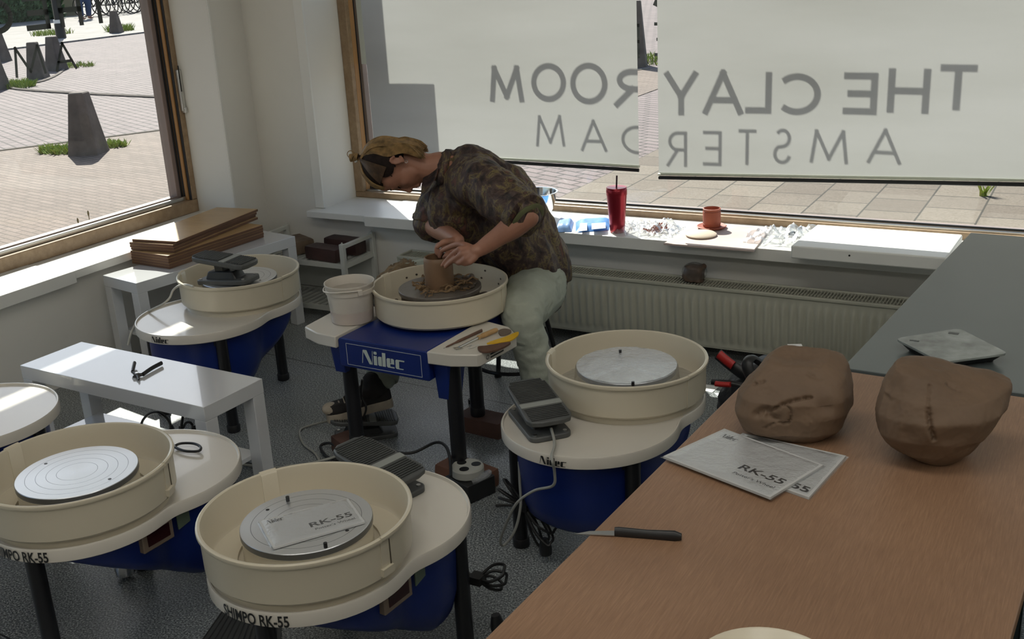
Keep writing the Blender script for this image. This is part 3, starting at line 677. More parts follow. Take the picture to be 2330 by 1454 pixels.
def pan_half(a0, a1, lip):
    b = MB(); b.lathe(PANP, 40, a0, a1, loop=True)
    if lip:
        for q in (a0, a1):
            s = 1 if q == a0 else -1; big = [(r_+(.0022 if r_ > .236 else -.002), z+(.0025 if z > .534 else (0 if z > .45 else -.001))) for r_, z in PANP[1:-1]]
            e0, e1 = sorted((q-s*radians(3), q+s*radians(7))); b.lathe(big, 5, e0, e1, loop=True)
        for q in (a0,):
            e = Vector((cos(q), sin(q), 0)); M = Matrix.Rotation(q, 3, 'Z'); b.box(e*.243+Vector((0, 0, .462)), (.012, .035, .018), M=M)
    return b
def make_wheel():
    t = thing('pottery_wheel_machine', '', 'pottery wheel')
    b = MB(); b.rings([ring(inset(OUT, .006), .387), ring(OUT, .391), ring(OUT, .421), ring(inset(OUT, .0025), .4255), ring(inset(OUT, .0065), .4255), ring(inset(OUT, .0095), .4185), ring(inset(OUT, .012), .4185)])
    b.build('table_top', SLAB, t, 40)
    MB().lathe([(0, .4185), (.222, .4185), (.222, .436), (.15, .440), (0, .440)], 56).build('pan_collar', CREAM, t, 40)
    pan_half(radians(16), radians(176), True).build('splash_pan_half', CREAM, t, 40)
    pan_half(radians(176), radians(376), False).build('splash_pan_half', CREAM, t, 40)
    b = MB()
    for a in (16+3.5,): b.box((.2418*cos(radians(a)), .2418*sin(radians(a)), .495), (.004, .003, .082), radians(a)); b.box((.244*cos(radians(a)), .244*sin(radians(a)), .4625), (.008, .004, .016), radians(a))
    b.build('pan_seam', mat('seam_shadow_gap', (.09, .075, .05), .7), t, 0)
    MB().lathe([(0, .445), (.150, .445), (.150, .494), (.146, .500), (0, .500)], 56).build('wheel_head_skirt', CREAM, t, 40)
    b = MB().lathe([(0, .500), (.1500, .500), (.1525, .503), (.1525, .516), (.1510, .518), (.001, .518)], 72); wh = b.build('wheel_head', ALU, t, 30)
    for s in (-1, 1): MB().cyl((s*.118, .0, .517), (s*.118, 0, .5185), .0045, n=12).build('pin_hole', BLACK, wh)
    top = inset(OUT, .045); zf = lambda k: (lambda x, y: .387+k*((.135 if y > .2 else .135+(.2-y)*.62)-.387))
    rr = [ring(top, .387), ring(top, zf(.35)), ring(inset(OUT, .050), zf(.7)), ring(inset(OUT, .062), zf(.88)), ring(inset(OUT, .085), zf(.96)), ring(inset(OUT, .12), zf(1.0))]
    MB().rings(rr).build('motor_housing', BLUE, t, 50)
    for x, y in ((.195, .325), (-.205, .325), (0, -.175)):
        b = MB(); b.cyl((x, y, .012), (x, y, .388), .0225, n=24); lg = b.build('leg', BLACK, t)
        MB().lathe([(0, 0), (.024, 0), (.026, .004), (.026, .026), (.0235, .03), (0, .03)], 24, c=(x, y, 0)).build('foot_cap', GASK, lg)
    b = MB(); b.box((0, .325, .372), (.40, .03, .03)); b.box((0, -.08, .372), (.03, .2, .03)); b.build('leg_bracket', BLACK, t, bevel=.003)
    # control display and rating plate on the housing flank
    M = Matrix.Rotation(radians(-4), 3, 'Z')
    b = MB(); b.box((.206, .035, .357), (.026, .10, .056), M=M); cp = b.build('control_panel', mat('taupe_panel', (.20, .15, .11), .45), t, bevel=.003)
    b = MB(); b.box((.2195, .035, .361), (.002, .072, .036), M=M); b.build('display_window', mat('dark_red_display', (.03, .006, .006), .15), cp)
    b = MB(); b.box((.213, .130, .358), (.003, .05, .04), M=Matrix.Rotation(radians(8), 3, 'Z')); b.build('rating_plate', mat('green_grey_plate', (.12, .16, .11), .4), t)
    # lettering on the rim of the top
    def wrap(cy, R, ang, z0):
        return lambda u, v: (R*cos(ang+u/R), cy+R*sin(ang+u/R), z0+v)
    V, F, L = textmesh('SHIMPO RK-55', .0385, .70, .0009)
    onto('maker_lettering', V, F, wrap(0, RP+.0012, radians(-103), .3935), INK, t)
    V, F, L = logo(.0235); R = RL+.0012; V = [(u*1.5, v) for u, v in V]; L *= 1.5
    onto('maker_logo', V, F, wrap(LD, R, radians(99)-L/R/2, .3955), INK, t)
    return t
def pins(w_, pts):
    wh = child(w_, 'wheel_head')[0]
    for p in pts:
        q = Matrix.Rotation(-w_.rotation_euler.z, 3, 'Z') @ (Vector((p[0], p[1], 0))-Vector((w_.location.x, w_.location.y, 0)))
        MB().cyl((q.x, q.y, .517), (q.x, q.y, .530), .0045, n=14).build('bat_pin', BLACK, wh)
W0 = make_wheel()
GW = 'cream and blue pottery wheels'
WF = W0; WF.location = (-1.551, 1.725, 0); WF.rotation_euler = (0, 0, radians(-1.0)); tag(WF, 'front pottery wheel with a grey booklet lying on its wheel head', 'pottery wheel', GW)
WL = dup(W0, (-2.278, 1.692, 0), radians(.7), 'pottery wheel with empty ringed wheel head and scissors on its top, left foreground')
WR = dup(W0, (-1.242, 2.888, 0), radians(-187.3), 'pottery wheel with plastic film over its wheel head, beside the wooden table')
WN = dup(W0, (-3.111, 3.243, 0), radians(-183.5), 'pottery wheel by the left window with a foot pedal lying in its pan')
WE = dup(W0, (-3.158, 1.766, 0), radians(-10), 'pottery wheel cut by the left picture edge, only its round top showing')
pins(WF, ((-1.652, 1.781, 0.5180), (-1.432, 1.643, 0.5180))); pins(WR, ((-1.300, 2.976, 0.5180), (-1.162, 2.747, 0.5180)))
for q, a in ((WF, -22), (WL, 6), (WR, -2), (WN, 10)):
    for k in child(q, 'splash_pan_half')+child(q, 'pan_seam'): k.rotation_euler = (0, 0, radians(a))
tag(MB().lathe([(.001, .5195), (.10, .5200), (.153, .5195), (.157, .512), (.162, .462), (.2, .452), (.226, .449)], 64, c=(-1.242, 2.888, 0)).build('plastic_film', FILMS, smooth=60), 'clear crinkled film over the wheel head of the wheel beside the wooden table', 'plastic film')
fr = bpy.data.objects['plastic_film']; fr.data.materials.append(FILM)
for p_ in fr.data.polygons: p_.material_index = 1 if Vector((p_.center.x+1.242, p_.center.y-2.888)).length > .152 else 0
for v in fr.data.vertices:
    n_ = noise.noise(v.co*22)+.6*noise.noise(v.co*55+Vector((3, 1, 7))); v.co.z += .0035*n_+.0015

# foot pedals: base, housing, tilted treadle, strip
def make_pedal():
    t = thing('foot_pedal', '', 'foot pedal')
    MB().prism(rrect(.235, .125, .022), 0, .016).build('base_plate', PEDAL, t, bevel=.003)
    b = MB(); b.prism(rrect(.15, .08, .01, 3, cx=-.01), .014, .040, top=rrect(.12, .07, .01, 3, cx=-.01)); b.box((-.02, 0, .045), (.04, .05, .03)); b.build('pivot_housing', BLACKP, t, bevel=.003)
    T = Matrix.Translation((-.005, 0, .064)) @ Matrix.Rotation(radians(7), 4, 'Y')
    out = [(-.128, -.030), (-.115, -.052), (-.09, -.062), (.10, -.068), (.122, -.058), (.130, -.03), (.130, .03), (.122, .058), (.10, .068), (-.09, .062), (-.115, .052), (-.128, .030)]
    tr = MB().prism(out, 0, .017, M=T).build('treadle', PEDAL, t, bevel=.004)
    b = MB()
    for k in range(26):
        x = -.112+k*.009
        if abs(x-.03) < .017: continue
        hw = .056 if x > -.095 else .048
        b.box((x, 0, .0185), (.0052, hw*2, .003))
    b.xf(T).build('ribbed_tread', RUBG, tr)
    b = MB(); b.box((.03, 0, .018), (.024, .124, .003)); b.xf(T).build('light_strip', STRIPE, tr)
    for x, y in ((.10, .045), (.10, -.045), (-.10, .045), (-.10, -.045)): MB().cyl((x, y, .015), (x, y, .019), .006, n=10).build('screw', SILVER, t)
    return t
PD = make_pedal(); GP = 'grey foot pedals of the wheels'
def cord(name, pts, r_, m, parent=None, lab=None, n=8):
    o = MB().tube(cat(pts, n), r_, 8).build(name, m, parent, 60)
    if lab: tag(o, lab, 'cable')
    return o
PD.location = (-1.605, 2.085, .419); PD.rotation_euler = (0, 0, radians(-14)); tag(PD, 'ribbed foot pedal lying on the front wheel, half behind its pan', 'foot pedal', GP)
p2 = dup(PD, (-1.395, 2.590, .419), radians(-44), 'foot pedal with a light strip lying on the wheel beside the wooden table')
p3 = dup(PD, (-3.105, 3.175, .519), radians(5), 'foot pedal lying inside the pan of the wheel by the left window')
p4 = dup(PD, (-2.41, 3.075, .0), radians(42), 'dusty foot pedal on the floor under the person\'s sneaker')
PD.location.z += .0; p3.rotation_euler = (0, radians(-4), radians(5))
p3.scale = (1.05, .9, 1.25)
cord('cable', [(-1.318, 2.520, .45), (-1.279, 2.462, 0.4350), (-1.259, 2.404, 0.4320), (-1.239, 2.367, 0.4320), (-1.246, 2.390, 0.3870), (-1.258, 2.400, 0.3400), (-1.329, 2.420, 0.3000), (-1.389, 2.420, 0.2460), (-1.438, 2.430, 0.1540), (-1.462, 2.440, 0.0970), (-1.460, 2.460, 0.0750), (-1.432, 2.480, 0.1220), (-1.420, 2.500, 0.1950), (-1.430, 2.520, 0.2550), (-1.446, 2.550, 0.3090)], .0042, WIREG, None, 'grey pedal cable looping down beside the wheel near the wooden table')
cord('cable', [(-3.119, 2.994, 0.5500), (-3.168, 3.009, 0.5480), (-3.224, 3.022, 0.5350), (-3.260, 3.020, 0.5130), (-3.265, 3.000, 0.4860), (-3.288, 2.980, 0.4630), (-3.356, 2.980, 0.4320), (-3.432, 2.980, 0.3910), (-3.493, 2.980, 0.3210), (-3.528, 2.980, 0.2580)], .0045, mat('white_cable', (.5, .48, .42), .5), None, 'white pedal cable hanging from the wheel by the left window')

# loops of black mains cable tied to legs
def bundle(c, lab, dirs, plug):
    b = MB()
    for dx, dy, dz, wd in dirs:
        d = Vector((dx, dy, dz)); s = Vector((0, 0, 1)).cross(d); s = (s.normalized() if s.length > 1e-3 else Vector((1, 0, 0)))*wd + Vector((0, 0, wd*.6)); c_ = Vector(c)
        b.tube(cat([c_, c_+d*.5+s, c_+d*.95+s*.7, c_+d, c_+d*.95-s*.6, c_+d*.5-s*.8, c_], 5), .0042, 6)
    b.box(Vector(c), (.035, .035, .022)); o = b.build('cable_bundle', WIRE, None, 60); tag(o, lab, 'cable')
    pl_ = Vector(plug); MB().tube([pl_, pl_+Vector((.004, 0, -.03)), pl_+Vector((.006, 0, -.05))], .017, 10, [.012, .020, .018]).build('plug', BLACKP, o)
    for s in (-.008, .008): MB().cyl(pl_+Vector((.006+s, 0, -.05)), pl_+Vector((.008+s, 0, -.072)), .002, n=6).build('plug_pin', SILVER, o)
bundle((-1.432, 2.540, .17), 'black mains cable bundle tied to a leg of the wheel beside the wooden table', [(-.07, -.02, .05, .02), (-.08, 0, .01, .016), (-.06, 0, .075, .014), (.11, -.02, -.045, .024), (.10, 0, -.02, .02), (.09, 0, .02, .02), (.10, -.03, -.085, .022), (.055, -.01, -.11, .015), (.075, 0, -.10, .02)], (-1.365, 2.53, .08))
bundle((-1.335, 2.10, .20), 'black mains cable bundle tied to the right leg of the front wheel', [(-.10, 0, .02, .02), (-.12, 0, -.03, .022), (-.09, 0, -.045, .018), (.07, .02, .03, .022), (.075, .02, .005, .02), (.06, .02, -.02, .016)], (-1.290, 2.105, .10))

# ---------------------------------------------------------------- potter's own wheel in the middle (blue box with side trays on brick feet)
CX, CY, TH = -2.090, 3.180, radians(-2)
t = thing('pottery_wheel_machine', 'blue pottery wheel in use, a freshly thrown brown pot on its wheel head', 'pottery wheel', (CX, CY, 0), TH)
b = MB(); prof = [(-.185, .395), (-.190, .40), (-.190, .492), (-.182, .500), (.182, .500), (.190, .492), (.190, .40), (.185, .395)]
b.rings([[Vector((x, -.365, z)) for x, z in prof], [Vector((x, -.06, z)) for x, z in prof], [Vector((x, .22, z)) for x, z in prof]]); bd = b.build('body', BLUE, t, 40, bevel=.004)
V, F, L = logo(.050, .03)
onto('maker_logo', V, F, lambda u, v: (-L*.79+u*1.58, -.3665, .421+v), INKG, bd)
LN = mat('pale_line', (.45, .48, .52), .5); b = MB()
for x0, x1, z0, z1 in ((-.155, .160, .483, .4845), (-.155, .160, .406, .4075), (-.155, -.1535, .406, .4845), (.1585, .160, .406, .4845)): b.box(((x0+x1)/2, -.3662, (z0+z1)/2), (x1-x0, .001, z1-z0))
b.build('panel_outline', LN, bd, 0)
for s, y0 in ((-1, -.32), (1, -.33)):
    out = [(s*.192, -.375), (s*.28, -.368), (s*.362, -.335), (s*.368, -.325), (s*.385, -.12), (s*.32, -.06), (s*.192, -.03)]
    if s < 0: out = out[::-1]
    tr = MB().prism(out, .462, .506).build('side_tray', SLAB, t, 30, bevel=.004)
e0 = Vector((.3695, -.318, .478)); e1 = Vector((.3865, -.125, .478)); ed = (e1-e0).normalized()
b = MB()
for k in range(2):
    x = .046
    while x < .125-.01*k:
        l = random.uniform(.003, .009); p = e0+ed*(x+l/2); b.box((p.x+.0006, p.y, .487-k*.010), (l, .0012, .0045), atan2(ed.y, ed.x)); x += l+.0022
b.build('small_print', INK, tr, 0)
V, F, L = textmesh('O', .022); onto('round_mark', V, F, lambda u, v: (e0.x+ed.x*(.022+u)+.0008, e0.y+ed.y*(.022+u), .475+v), INK, tr)
for s in (-1, 1):
    q = [(s*.190, -.345), (s*.245, -.345), (s*.262, -.330), (s*.262, -.25), (s*.190, -.23)]; q2 = [(s*.196, -.335), (s*.24, -.335), (s*.25, -.325), (s*.25, -.27), (s*.196, -.26)]
    if s < 0: q, q2 = q[::-1], q2[::-1]
    MB().prism(q2, .355 if s < 0 else .325, .465, top=q).build('leg_socket', BLUE, t, 40, bevel=.003)
for x, y, ht in ((-.215, -.29, .465), (.245, -.31, .465), (.06, .10, .42)):
    lg = MB().cyl((x, y, .095), (x, y, ht), .0265, n=24).build('leg', BLACK, t)
    MB().lathe([(0, .064), (.027, .064), (.028, .068), (.028, .095), (.0265, .10), (0, .10)], 24, c=(x, y, 0)).build('foot_cap', BLACKP, lg)
MB().lathe([(0, .50), (.19, .50), (.19, .512), (0, .512)], 40).build('pan_collar', BLACKP, t)
P4 = [(r_, z+.072) for r_, z in PANP]
def pan4(a0, a1, big):
    b = MB(); b.lathe(P4, 40, a0, a1, loop=True)
    if big:
        for q in (a0, a1): b.lathe([(r_+(.002 if r_ > .236 else -.002), z+(.0025 if z > .60 else 0)) for r_, z in P4[1:-1]], 4, q-radians(4), q+radians(5), loop=True)
    return b.build('splash_pan_half', CREAM, t, 40)
pan4(radians(12), radians(180), True); pan4(radians(180), radians(372), False)
MB().lathe([(0, .512), (.142, .512), (.142, .585), (0, .585)], 48).build('wheel_head_skirt', MUD, t)
MB().lathe([(0, .585), (.149, .585), (.150, .588), (.150, .598), (.148, .600), (.001, .600)], 64).build('wheel_head', clay_mat('slip_coated_steel', (.17, .15, .13), .45, .35), t, 30)
b = MB()
for k in range(46):
    a = random.uniform(0, 2*pi); r_ = random.uniform(.165, .208); b.ell((r_*cos(a), r_*sin(a), .524), (random.uniform(.008, .02), random.uniform(.006, .02), random.uniform(.003, .009)), Matrix.Rotation(a, 3, 'Z'), 7, 5)
for k in range(16):
    a = random.uniform(.2, 2.8); b.ell((.2335*cos(a), .2335*sin(a), random.uniform(.54, .60)), (.002, .005, .004), Matrix.Rotation(a, 3, 'Z'), 6, 4)
b.build('clay_slurry', MUD, t, 60)
LOCM = Matrix.Translation((CX, CY, 0)) @ Matrix.Rotation(TH, 4, 'Z')
b = MB().lathe([(.001, .6005), (.052, .6005), (.0525, .66), (.0515, .70), (.0485, .712), (.046, .714), (.043, .712), (.0445, .70), (.045, .62), (.001, .612)], 48, c=(CX+.005, CY-.008, 0))
tag(b.build('clay_pot', POTC, None, 60), 'freshly thrown brown clay cylinder on the wheel in use', 'pot')
def ribbons(n, c, rmin, rmax, z, l, wd):
    b = MB()
    for k in range(n):
        a = random.uniform(0, 2*pi); r_ = random.uniform(rmin, rmax); p = Vector((c[0]+r_*cos(a), c[1]+r_*sin(a), z+random.uniform(0, .012))); d = random.uniform(0, 2*pi); P = [p]
        for j in range(5):
            d += random.uniform(-1.1, 1.1); P.append(P[-1]+Vector((cos(d)*l/5, sin(d)*l/5, random.uniform(-.006, .008)))); P[-1].z = max(P[-1].z, z)
        b.tube(cat(P, 3), wd, 5, [(wd, wd*.3)]*(len(cat(P, 3))))
    return b
tag(ribbons(60, (CX+.01, CY-.01), .052, .088, .603, .055, .0032).build('clay_trimmings', clay_mat('clay_curls', (.26, .165, .085), .3, .8), None, 60), 'curls of trimmed clay round the foot of the brown pot', 'clay trimmings', None, 'stuff')
b = MB()
for k in range(9):
    a = random.uniform(-.1, 1.2); r_ = random.uniform(.09, .13); b.ell((CX+r_*cos(a), CY+r_*sin(a), .606), (random.uniform(.015, .035), random.uniform(.012, .02), .007), Matrix.Rotation(a+1.2, 3, 'Z'), 9, 6)
b.ell((CX+.075, CY+.10, .612), (.012, .01, .014)); tag(b.build('clay_slurry', MUD, None, 60), 'wet dark clay smeared on the right of the wheel head in use', 'clay')

def brick(name, c, d, rz, lab, grp, m=BRICKD, seed=0, tag_=True):
    b = MB(); nx, ny, nz = 8, 5, 3; R = []
    bm = bmesh.new(); bmesh.ops.create_cube(bm, size=1); bmesh.ops.subdivide_edges(bm, edges=bm.edges, cuts=4, use_grid_fill=True)
    for v in bm.verts:
        p = v.co.copy(); f = Vector((p.x*d[0], p.y*d[1], p.z*d[2])); n_ = noise.noise(f*22+Vector((seed, 0, 0)))
        e = sum(1 for q in p if abs(q) > .49); k = 1-.02*max(0, e-1); v.co = Vector((f.x*k, f.y*k, f.z*k))+p.normalized()*.003*n_
        if p.z < -.49: v.co.z = -d[2]/2
    me = bpy.data.meshes.new(name); bm.to_mesh(me); bm.free()
    o = link(name, me, m, None, 50); o.location = (c[0], c[1], c[2]+d[2]/2); o.rotation_euler = (0, 0, rz)
    return tag(o, lab, 'brick', grp)
GB = 'bricks raising the blue wheel'
brick('brick', (-2.335, 2.905, 0), (.21, .10, .063), radians(-28), 'dark brick under the left front leg of the blue wheel', GB)
brick('brick', (-1.845, 2.885, 0), (.21, .105, .063), radians(-12), 'reddish brick under the right front leg, the multi-socket beside it', GB, clay_mat('reddish_brick', (.17, .075, .045), .35, .8), 3)
brick('brick', (-2.005, 3.285, 0), (.20, .10, .063), radians(-5), 'dark brick under the rear leg of the blue wheel', GB, seed=5)

# water bucket, tools on the right tray
bx, by = -2.345, 2.985
t = thing('water_bucket', 'cloudy white plastic bucket of slip water on the left tray', 'bucket', (bx, by, .5065))
b = MB().lathe([(.001, 0), (.070, 0), (.073, .004), (.084, .108), (.0875, .108), (.0885, .122), (.0855, .123), (.088, .136), (.0905, .140), (.0895, .144), (.0865, .143), (.084, .134), (.070, .006), (.001, .005)], 48); b.build('tub', BUCKET, t, 50)
MB().lathe([(.001, .112), (.080, .112)], 40).build('slip_water', SLIPW, t)
b = MB().lathe([(.0735, .002), (.0765, .045), (.078, .045), (.0745, .002)], 48); b.build('slip_tint', MILKY, t, 50)
hp = [Vector((.089*cos(a)*1.0, .089*sin(a), .132-.012*sin((a-2.2)*1.0)**2)) for a in [radians(150+k*12) for k in range(16)]]
MB().tube(cat([Vector((p.x*1.05, p.y*1.05, p.z)) for p in hp], 2), .0028, 8).build('handle', BUCKET, t)
for a in (150, 330): MB().box((.090*cos(radians(a)), .090*sin(radians(a)), .122), (.012, .016, .022), radians(a)).build('handle_lug', BUCKET, t, bevel=.002)
ZT = .5065
def T_(px): return px
t = thing('needle_tool', 'long dark wooden modelling tool on the right tray', 'pottery tool'); a, c_ = Vector((-1.869, 2.850, 0.5090)), Vector((-1.834, 3.028, 0.5120))
MB().tube(cat([a, a.lerp(c_, .25), a.lerp(c_, .6), c_], 3), .006, 10, [(.0015, .001)]+[(.003, .003)]*3+[(.0055, .0045)]*3+[(.006, .004)]*3).build('wooden_body', TOOLD, t); MB().tube([a, a-(c_-a)*.06], .001, 6).build('tip', SILVER, t)
t = thing('loop_tool', 'turning tool with pale wooden handle on the right tray', 'pottery tool'); a, m_, c_ = Vector((-1.825, 2.863, 0.5100)), Vector((-1.805, 2.955, 0.5150)), Vector((-1.781, 3.041, 0.5170))
MB().tube(cat([m_, m_.lerp(c_, .12), m_.lerp(c_, .2), m_.lerp(c_, .7), c_], 3), .009, 12, [.0075]*3+[.006]*3+[.0085]*4+[.0085]*2+[.006]).build('handle', TOOLW, t)
MB().tube([a, m_], .0035, 8).build('shank', SILVER, t)
d = (m_-a).normalized(); s_ = Vector((-d.y, d.x, 0)); MB().tube([a, a-d*.01+s_*.016, a-d*.018-s_*.004, a+d*.002-s_*.014, a], .0022, 6, [(.0008, .004)]*5).build('cutting_blade', SILVER, t)
def rib(name, P, z, th, m, lab, hole=None):
    pts = [Vector((p[0], p[1], z)) for p in P]; b = MB(); c = sum(pts, Vector())/len(pts); C_ = cat(pts, 5, True); b.rings([[q for q in C_], [q+Vector((0, 0, th)) for q in C_]])
    o = b.build(name, m, None, 40); tag(o, lab, 'pottery tool'); return o
rib('pottery_rib', [(-1.757, 2.928, 0.5070), (-1.748, 2.963, 0.5070), (-1.730, 3.006, 0.5070), (-1.714, 3.063, 0.5070), (-1.697, 3.032, 0.5070), (-1.697, 2.977, 0.5070), (-1.729, 2.943, 0.5070)], ZT, .004, YELL, 'yellow plastic rib on the right tray')
rib('pottery_rib', [(-1.766, 2.885, 0.5070), (-1.742, 2.907, 0.5070), (-1.689, 2.962, 0.5070), (-1.683, 2.920, 0.5070), (-1.702, 2.866, 0.5070), (-1.737, 2.852, 0.5070)], ZT, .006, TOOLD, 'dark wooden rib nearest the tray edge')
rib('pottery_rib', [(-1.780, 3.048, 0.5070), (-1.771, 3.075, 0.5070), (-1.741, 3.067, 0.5070), (-1.733, 3.037, 0.5070), (-1.750, 3.012, 0.5070)], ZT, .005, mat('grey_brown_wood', (.16, .12, .09), .6), 'small grey brown wooden rib behind the yellow one')
b = MB(); P = [Vector((-1.807, 2.882, 0.5070)), Vector((-1.798, 2.903, 0.5070)), Vector((-1.793, 2.869, 0.5070)), Vector((-1.780, 2.887, 0.5070)), Vector((-1.781, 2.918, 0.5070))]
tag(MB().tube(cat(P, 5), .0007, 5).build('cutting_wire', SILVER, None), 'thin curled cutting wire on the right tray', 'pottery tool')

# floor: power sockets, cables
t = thing('multi_socket', 'round grey multi-socket block on the floor beside the reddish brick', 'power socket', (-1.803, 2.826, 0.0000), radians(-20))
MB().box((.01, -.0, .034), (.12, .12, .066)).build('black_box', BLACKP, t, bevel=.003)
MB().lathe([(0, .068), (.052, .068), (.056, .072), (.056, .096), (.052, .102), (0, .102)], 32).build('socket_body', GREYP, t, 30)
for k in range(3):
    a = radians(60+120*k); MB().cyl((.030*cos(a), .030*sin(a), .1015), (.030*cos(a), .030*sin(a), .103), .0165, n=20).build('socket_recess', BLACKP, t)
MB().tube(cat([(.05, .0, .07), (.075, .03, .09), (.08, .01, .085), (.06, -.03, .07)], 5), .010, 8).build('clear_cover', FILM, t)
cord('cable', [(-2.656, 2.657, 0.0200), (-2.585, 2.685, 0.0120), (-2.519, 2.705, 0.0120), (-2.506, 2.725, 0.0120), (-2.449, 2.768, 0.0120), (-2.381, 2.836, 0.0200), (-2.297, 2.850, 0.0640), (-2.343, 2.950, 0.1190), (-2.314, 2.950, 0.2460), (-2.305, 2.950, 0.2950)], .005, WIREG, None, 'grey cable running from the white bench up to the blue wheel')
cord('cable', [(-2.676, 2.678, 0.0120), (-2.595, 2.697, 0.0080), (-2.519, 2.698, 0.0080), (-2.488, 2.666, 0.0080)], .0055, WIRE, None, 'black cable end coming from behind the left foreground wheel')
cord('cable', [(-2.345, 2.893, 0.0100), (-2.361, 2.847, 0.0100), (-2.415, 2.840, 0.0120), (-2.491, 2.897, 0.0120), (-2.484, 2.918, 0.0200), (-2.432, 2.905, 0.0300), (-2.328, 2.858, 0.0200), (-2.298, 2.862, 0.0500), (-2.271, 2.884, 0.0750), (-2.178, 2.864, 0.0900), (-2.151, 2.888, 0.0600), (-2.093, 2.927, 0.0500), (-2.015, 2.957, 0.0900), (-1.941, 2.911, 0.1100), (-1.872, 2.828, 0.1100), (-1.801, 2.718, 0.1100)], .0055, WIRE, None, 'black mains cable looping from the dark brick to the multi-socket')
cord('cable', [(-2.605, 3.089, 0.0200), (-2.666, 3.053, 0.0060), (-2.672, 2.998, 0.0060), (-2.581, 2.907, 0.0060), (-2.493, 2.861, 0.0060), (-2.426, 2.809, 0.0060)], .0045, WIREG, None, 'thin grey cable curving on the floor left of the sneaker')
cord('cable', [(-1.665, 2.764, 0.0100), (-1.622, 2.783, 0.0100), (-1.561, 2.792, 0.0100)], .0045, WIRE, None, 'short black cable between the multi-socket and the wheel leg')
cord('cable', [(-2.290, 2.930, 0.3000), (-2.301, 2.930, 0.2380), (-2.285, 2.930, 0.1890), (-2.324, 2.930, 0.1130)], .004, WIRE, None, 'black cable hanging beside the left front leg of the blue wheel')

# ---------------------------------------------------------------- white benches
def bench(label, loc, rz):
    t = thing('low_bench', label, 'bench', loc, rz, 'low white benches')
    MB().box((0, 0, .425), (.90, .26, .05)).build('bench_top', WLAM, t, bevel=.0015)
    for sx in (-1, 1):
        for sy in (-1, 1): MB().box((sx*.4245, sy*.1045, .2), (.05, .05, .4)).build('leg', WLAM, t, bevel=.0015)
    MB().box((0, 0, .175), (.80, .225, .016)).build('lower_shelf', WLAM, t, bevel=.001)
    return t
b1 = bench('low white bench in the middle left with open black pliers on it', (-2.832, 2.409, 0), radians(-2.6))
b2 = bench('low white bench by the left window carrying the stack of brown boards', (-3.715, 3.659, 0), radians(80))
# brown boards, two staggered piles
GBD = 'brown boards stacked on the white bench'
LB = ['lowest brown board of the stack', 'second brown board from the bottom of the stack', 'third brown board from the bottom of the stack', 'fourth brown board from the bottom of the stack', 'fifth brown board, topmost of the lower group', 'sixth brown board, lowest of the shifted upper group', 'seventh brown board from the bottom, third from the top', 'second brown board from the top of the stack', 'topmost brown board, sunlit at its near end']
for k in range(9):
    up = k >= 5; z = .4505+k*.0125+(.001 if up else 0)
    c = (-3.792+.002*(k % 2), 3.72, z) if not up else (-3.850+.004*(k % 3), 3.765+(.012 if k == 8 else 0), z); rz = radians(-3.5) if not up else radians(6.5-(k % 2)*.9)
    t = thing('brown_board', LB[k], 'board', c, rz, GBD); L = .60 if not up else .64
    MB().box((0, 0, .006), (.25, L, .0105)).build('board_edge', BOARDE, t); MB().box((0, 0, .0118), (.249, L-.001, .0012)).build('board_face', BOARD, t)
# open pliers on the bench
t = thing('pliers', 'open black handled pliers on the middle white bench', 'pliers')
piv = Vector((-2.790, 2.371, 0.4570)); h1 = [piv, Vector((-2.775, 2.382, 0.4580)), Vector((-2.786, 2.433, 0.4600)), Vector((-2.791, 2.483, 0.4600))]; h2 = [piv+Vector((-.02, .006, 0)), Vector((-2.819, 2.380, 0.4620)), Vector((-2.840, 2.404, 0.4660)), Vector((-2.870, 2.437, 0.4660))]
for h in (h1, h2): MB().tube(cat(h[1:], 4), .007, 8, [(.0075, .006)]*len(cat(h[1:], 4))).build('handle', BLACKP, t)
MB().tube([h1[1], piv, Vector((-2.791, 2.354, 0.4570))], .006, 8, [.005, .008, .003]).tube([h2[1], piv, Vector((-2.753, 2.343, 0.4570))], .006, 8, [.005, .008, .003]).build('jaws', BLACK, t)
MB().cyl(piv+Vector((0, 0, .004)), piv+Vector((0, 0, .010)), .006, n=12).build('pivot', SILVER, t)
# cable loops and plugs on the lower shelf of the bench
for k, (A, lab) in enumerate((([(-2.876, 2.420, 0.2320), (-2.856, 2.420, 0.2640), (-2.821, 2.420, 0.2910), (-2.780, 2.420, 0.3040), (-2.746, 2.420, 0.2930), (-2.729, 2.420, 0.2730), (-2.725, 2.420, 0.2540)], 'large black cable arc standing up on the lower bench shelf'), ([(-2.679, 2.420, 0.2600), (-2.666, 2.420, 0.2950), (-2.664, 2.430, 0.3240)], 'straight black cable rising from the lower bench shelf'), ([(-2.666, 2.420, 0.2680), (-2.650, 2.420, 0.2870), (-2.629, 2.420, 0.2900), (-2.619, 2.420, 0.2710)], 'small black cable arc at the right of the lower bench shelf'))):
    o = cord('cable', A, .0045, WIRE, None, lab); e = Vector(A[-1 if k != 1 else 0]); MB().tube([e+Vector((0, 0, .012)), e, e+Vector((.002, 0, -.02))], .009, 8, [.006, .009, .010]).build('plug', BLACKP, o)
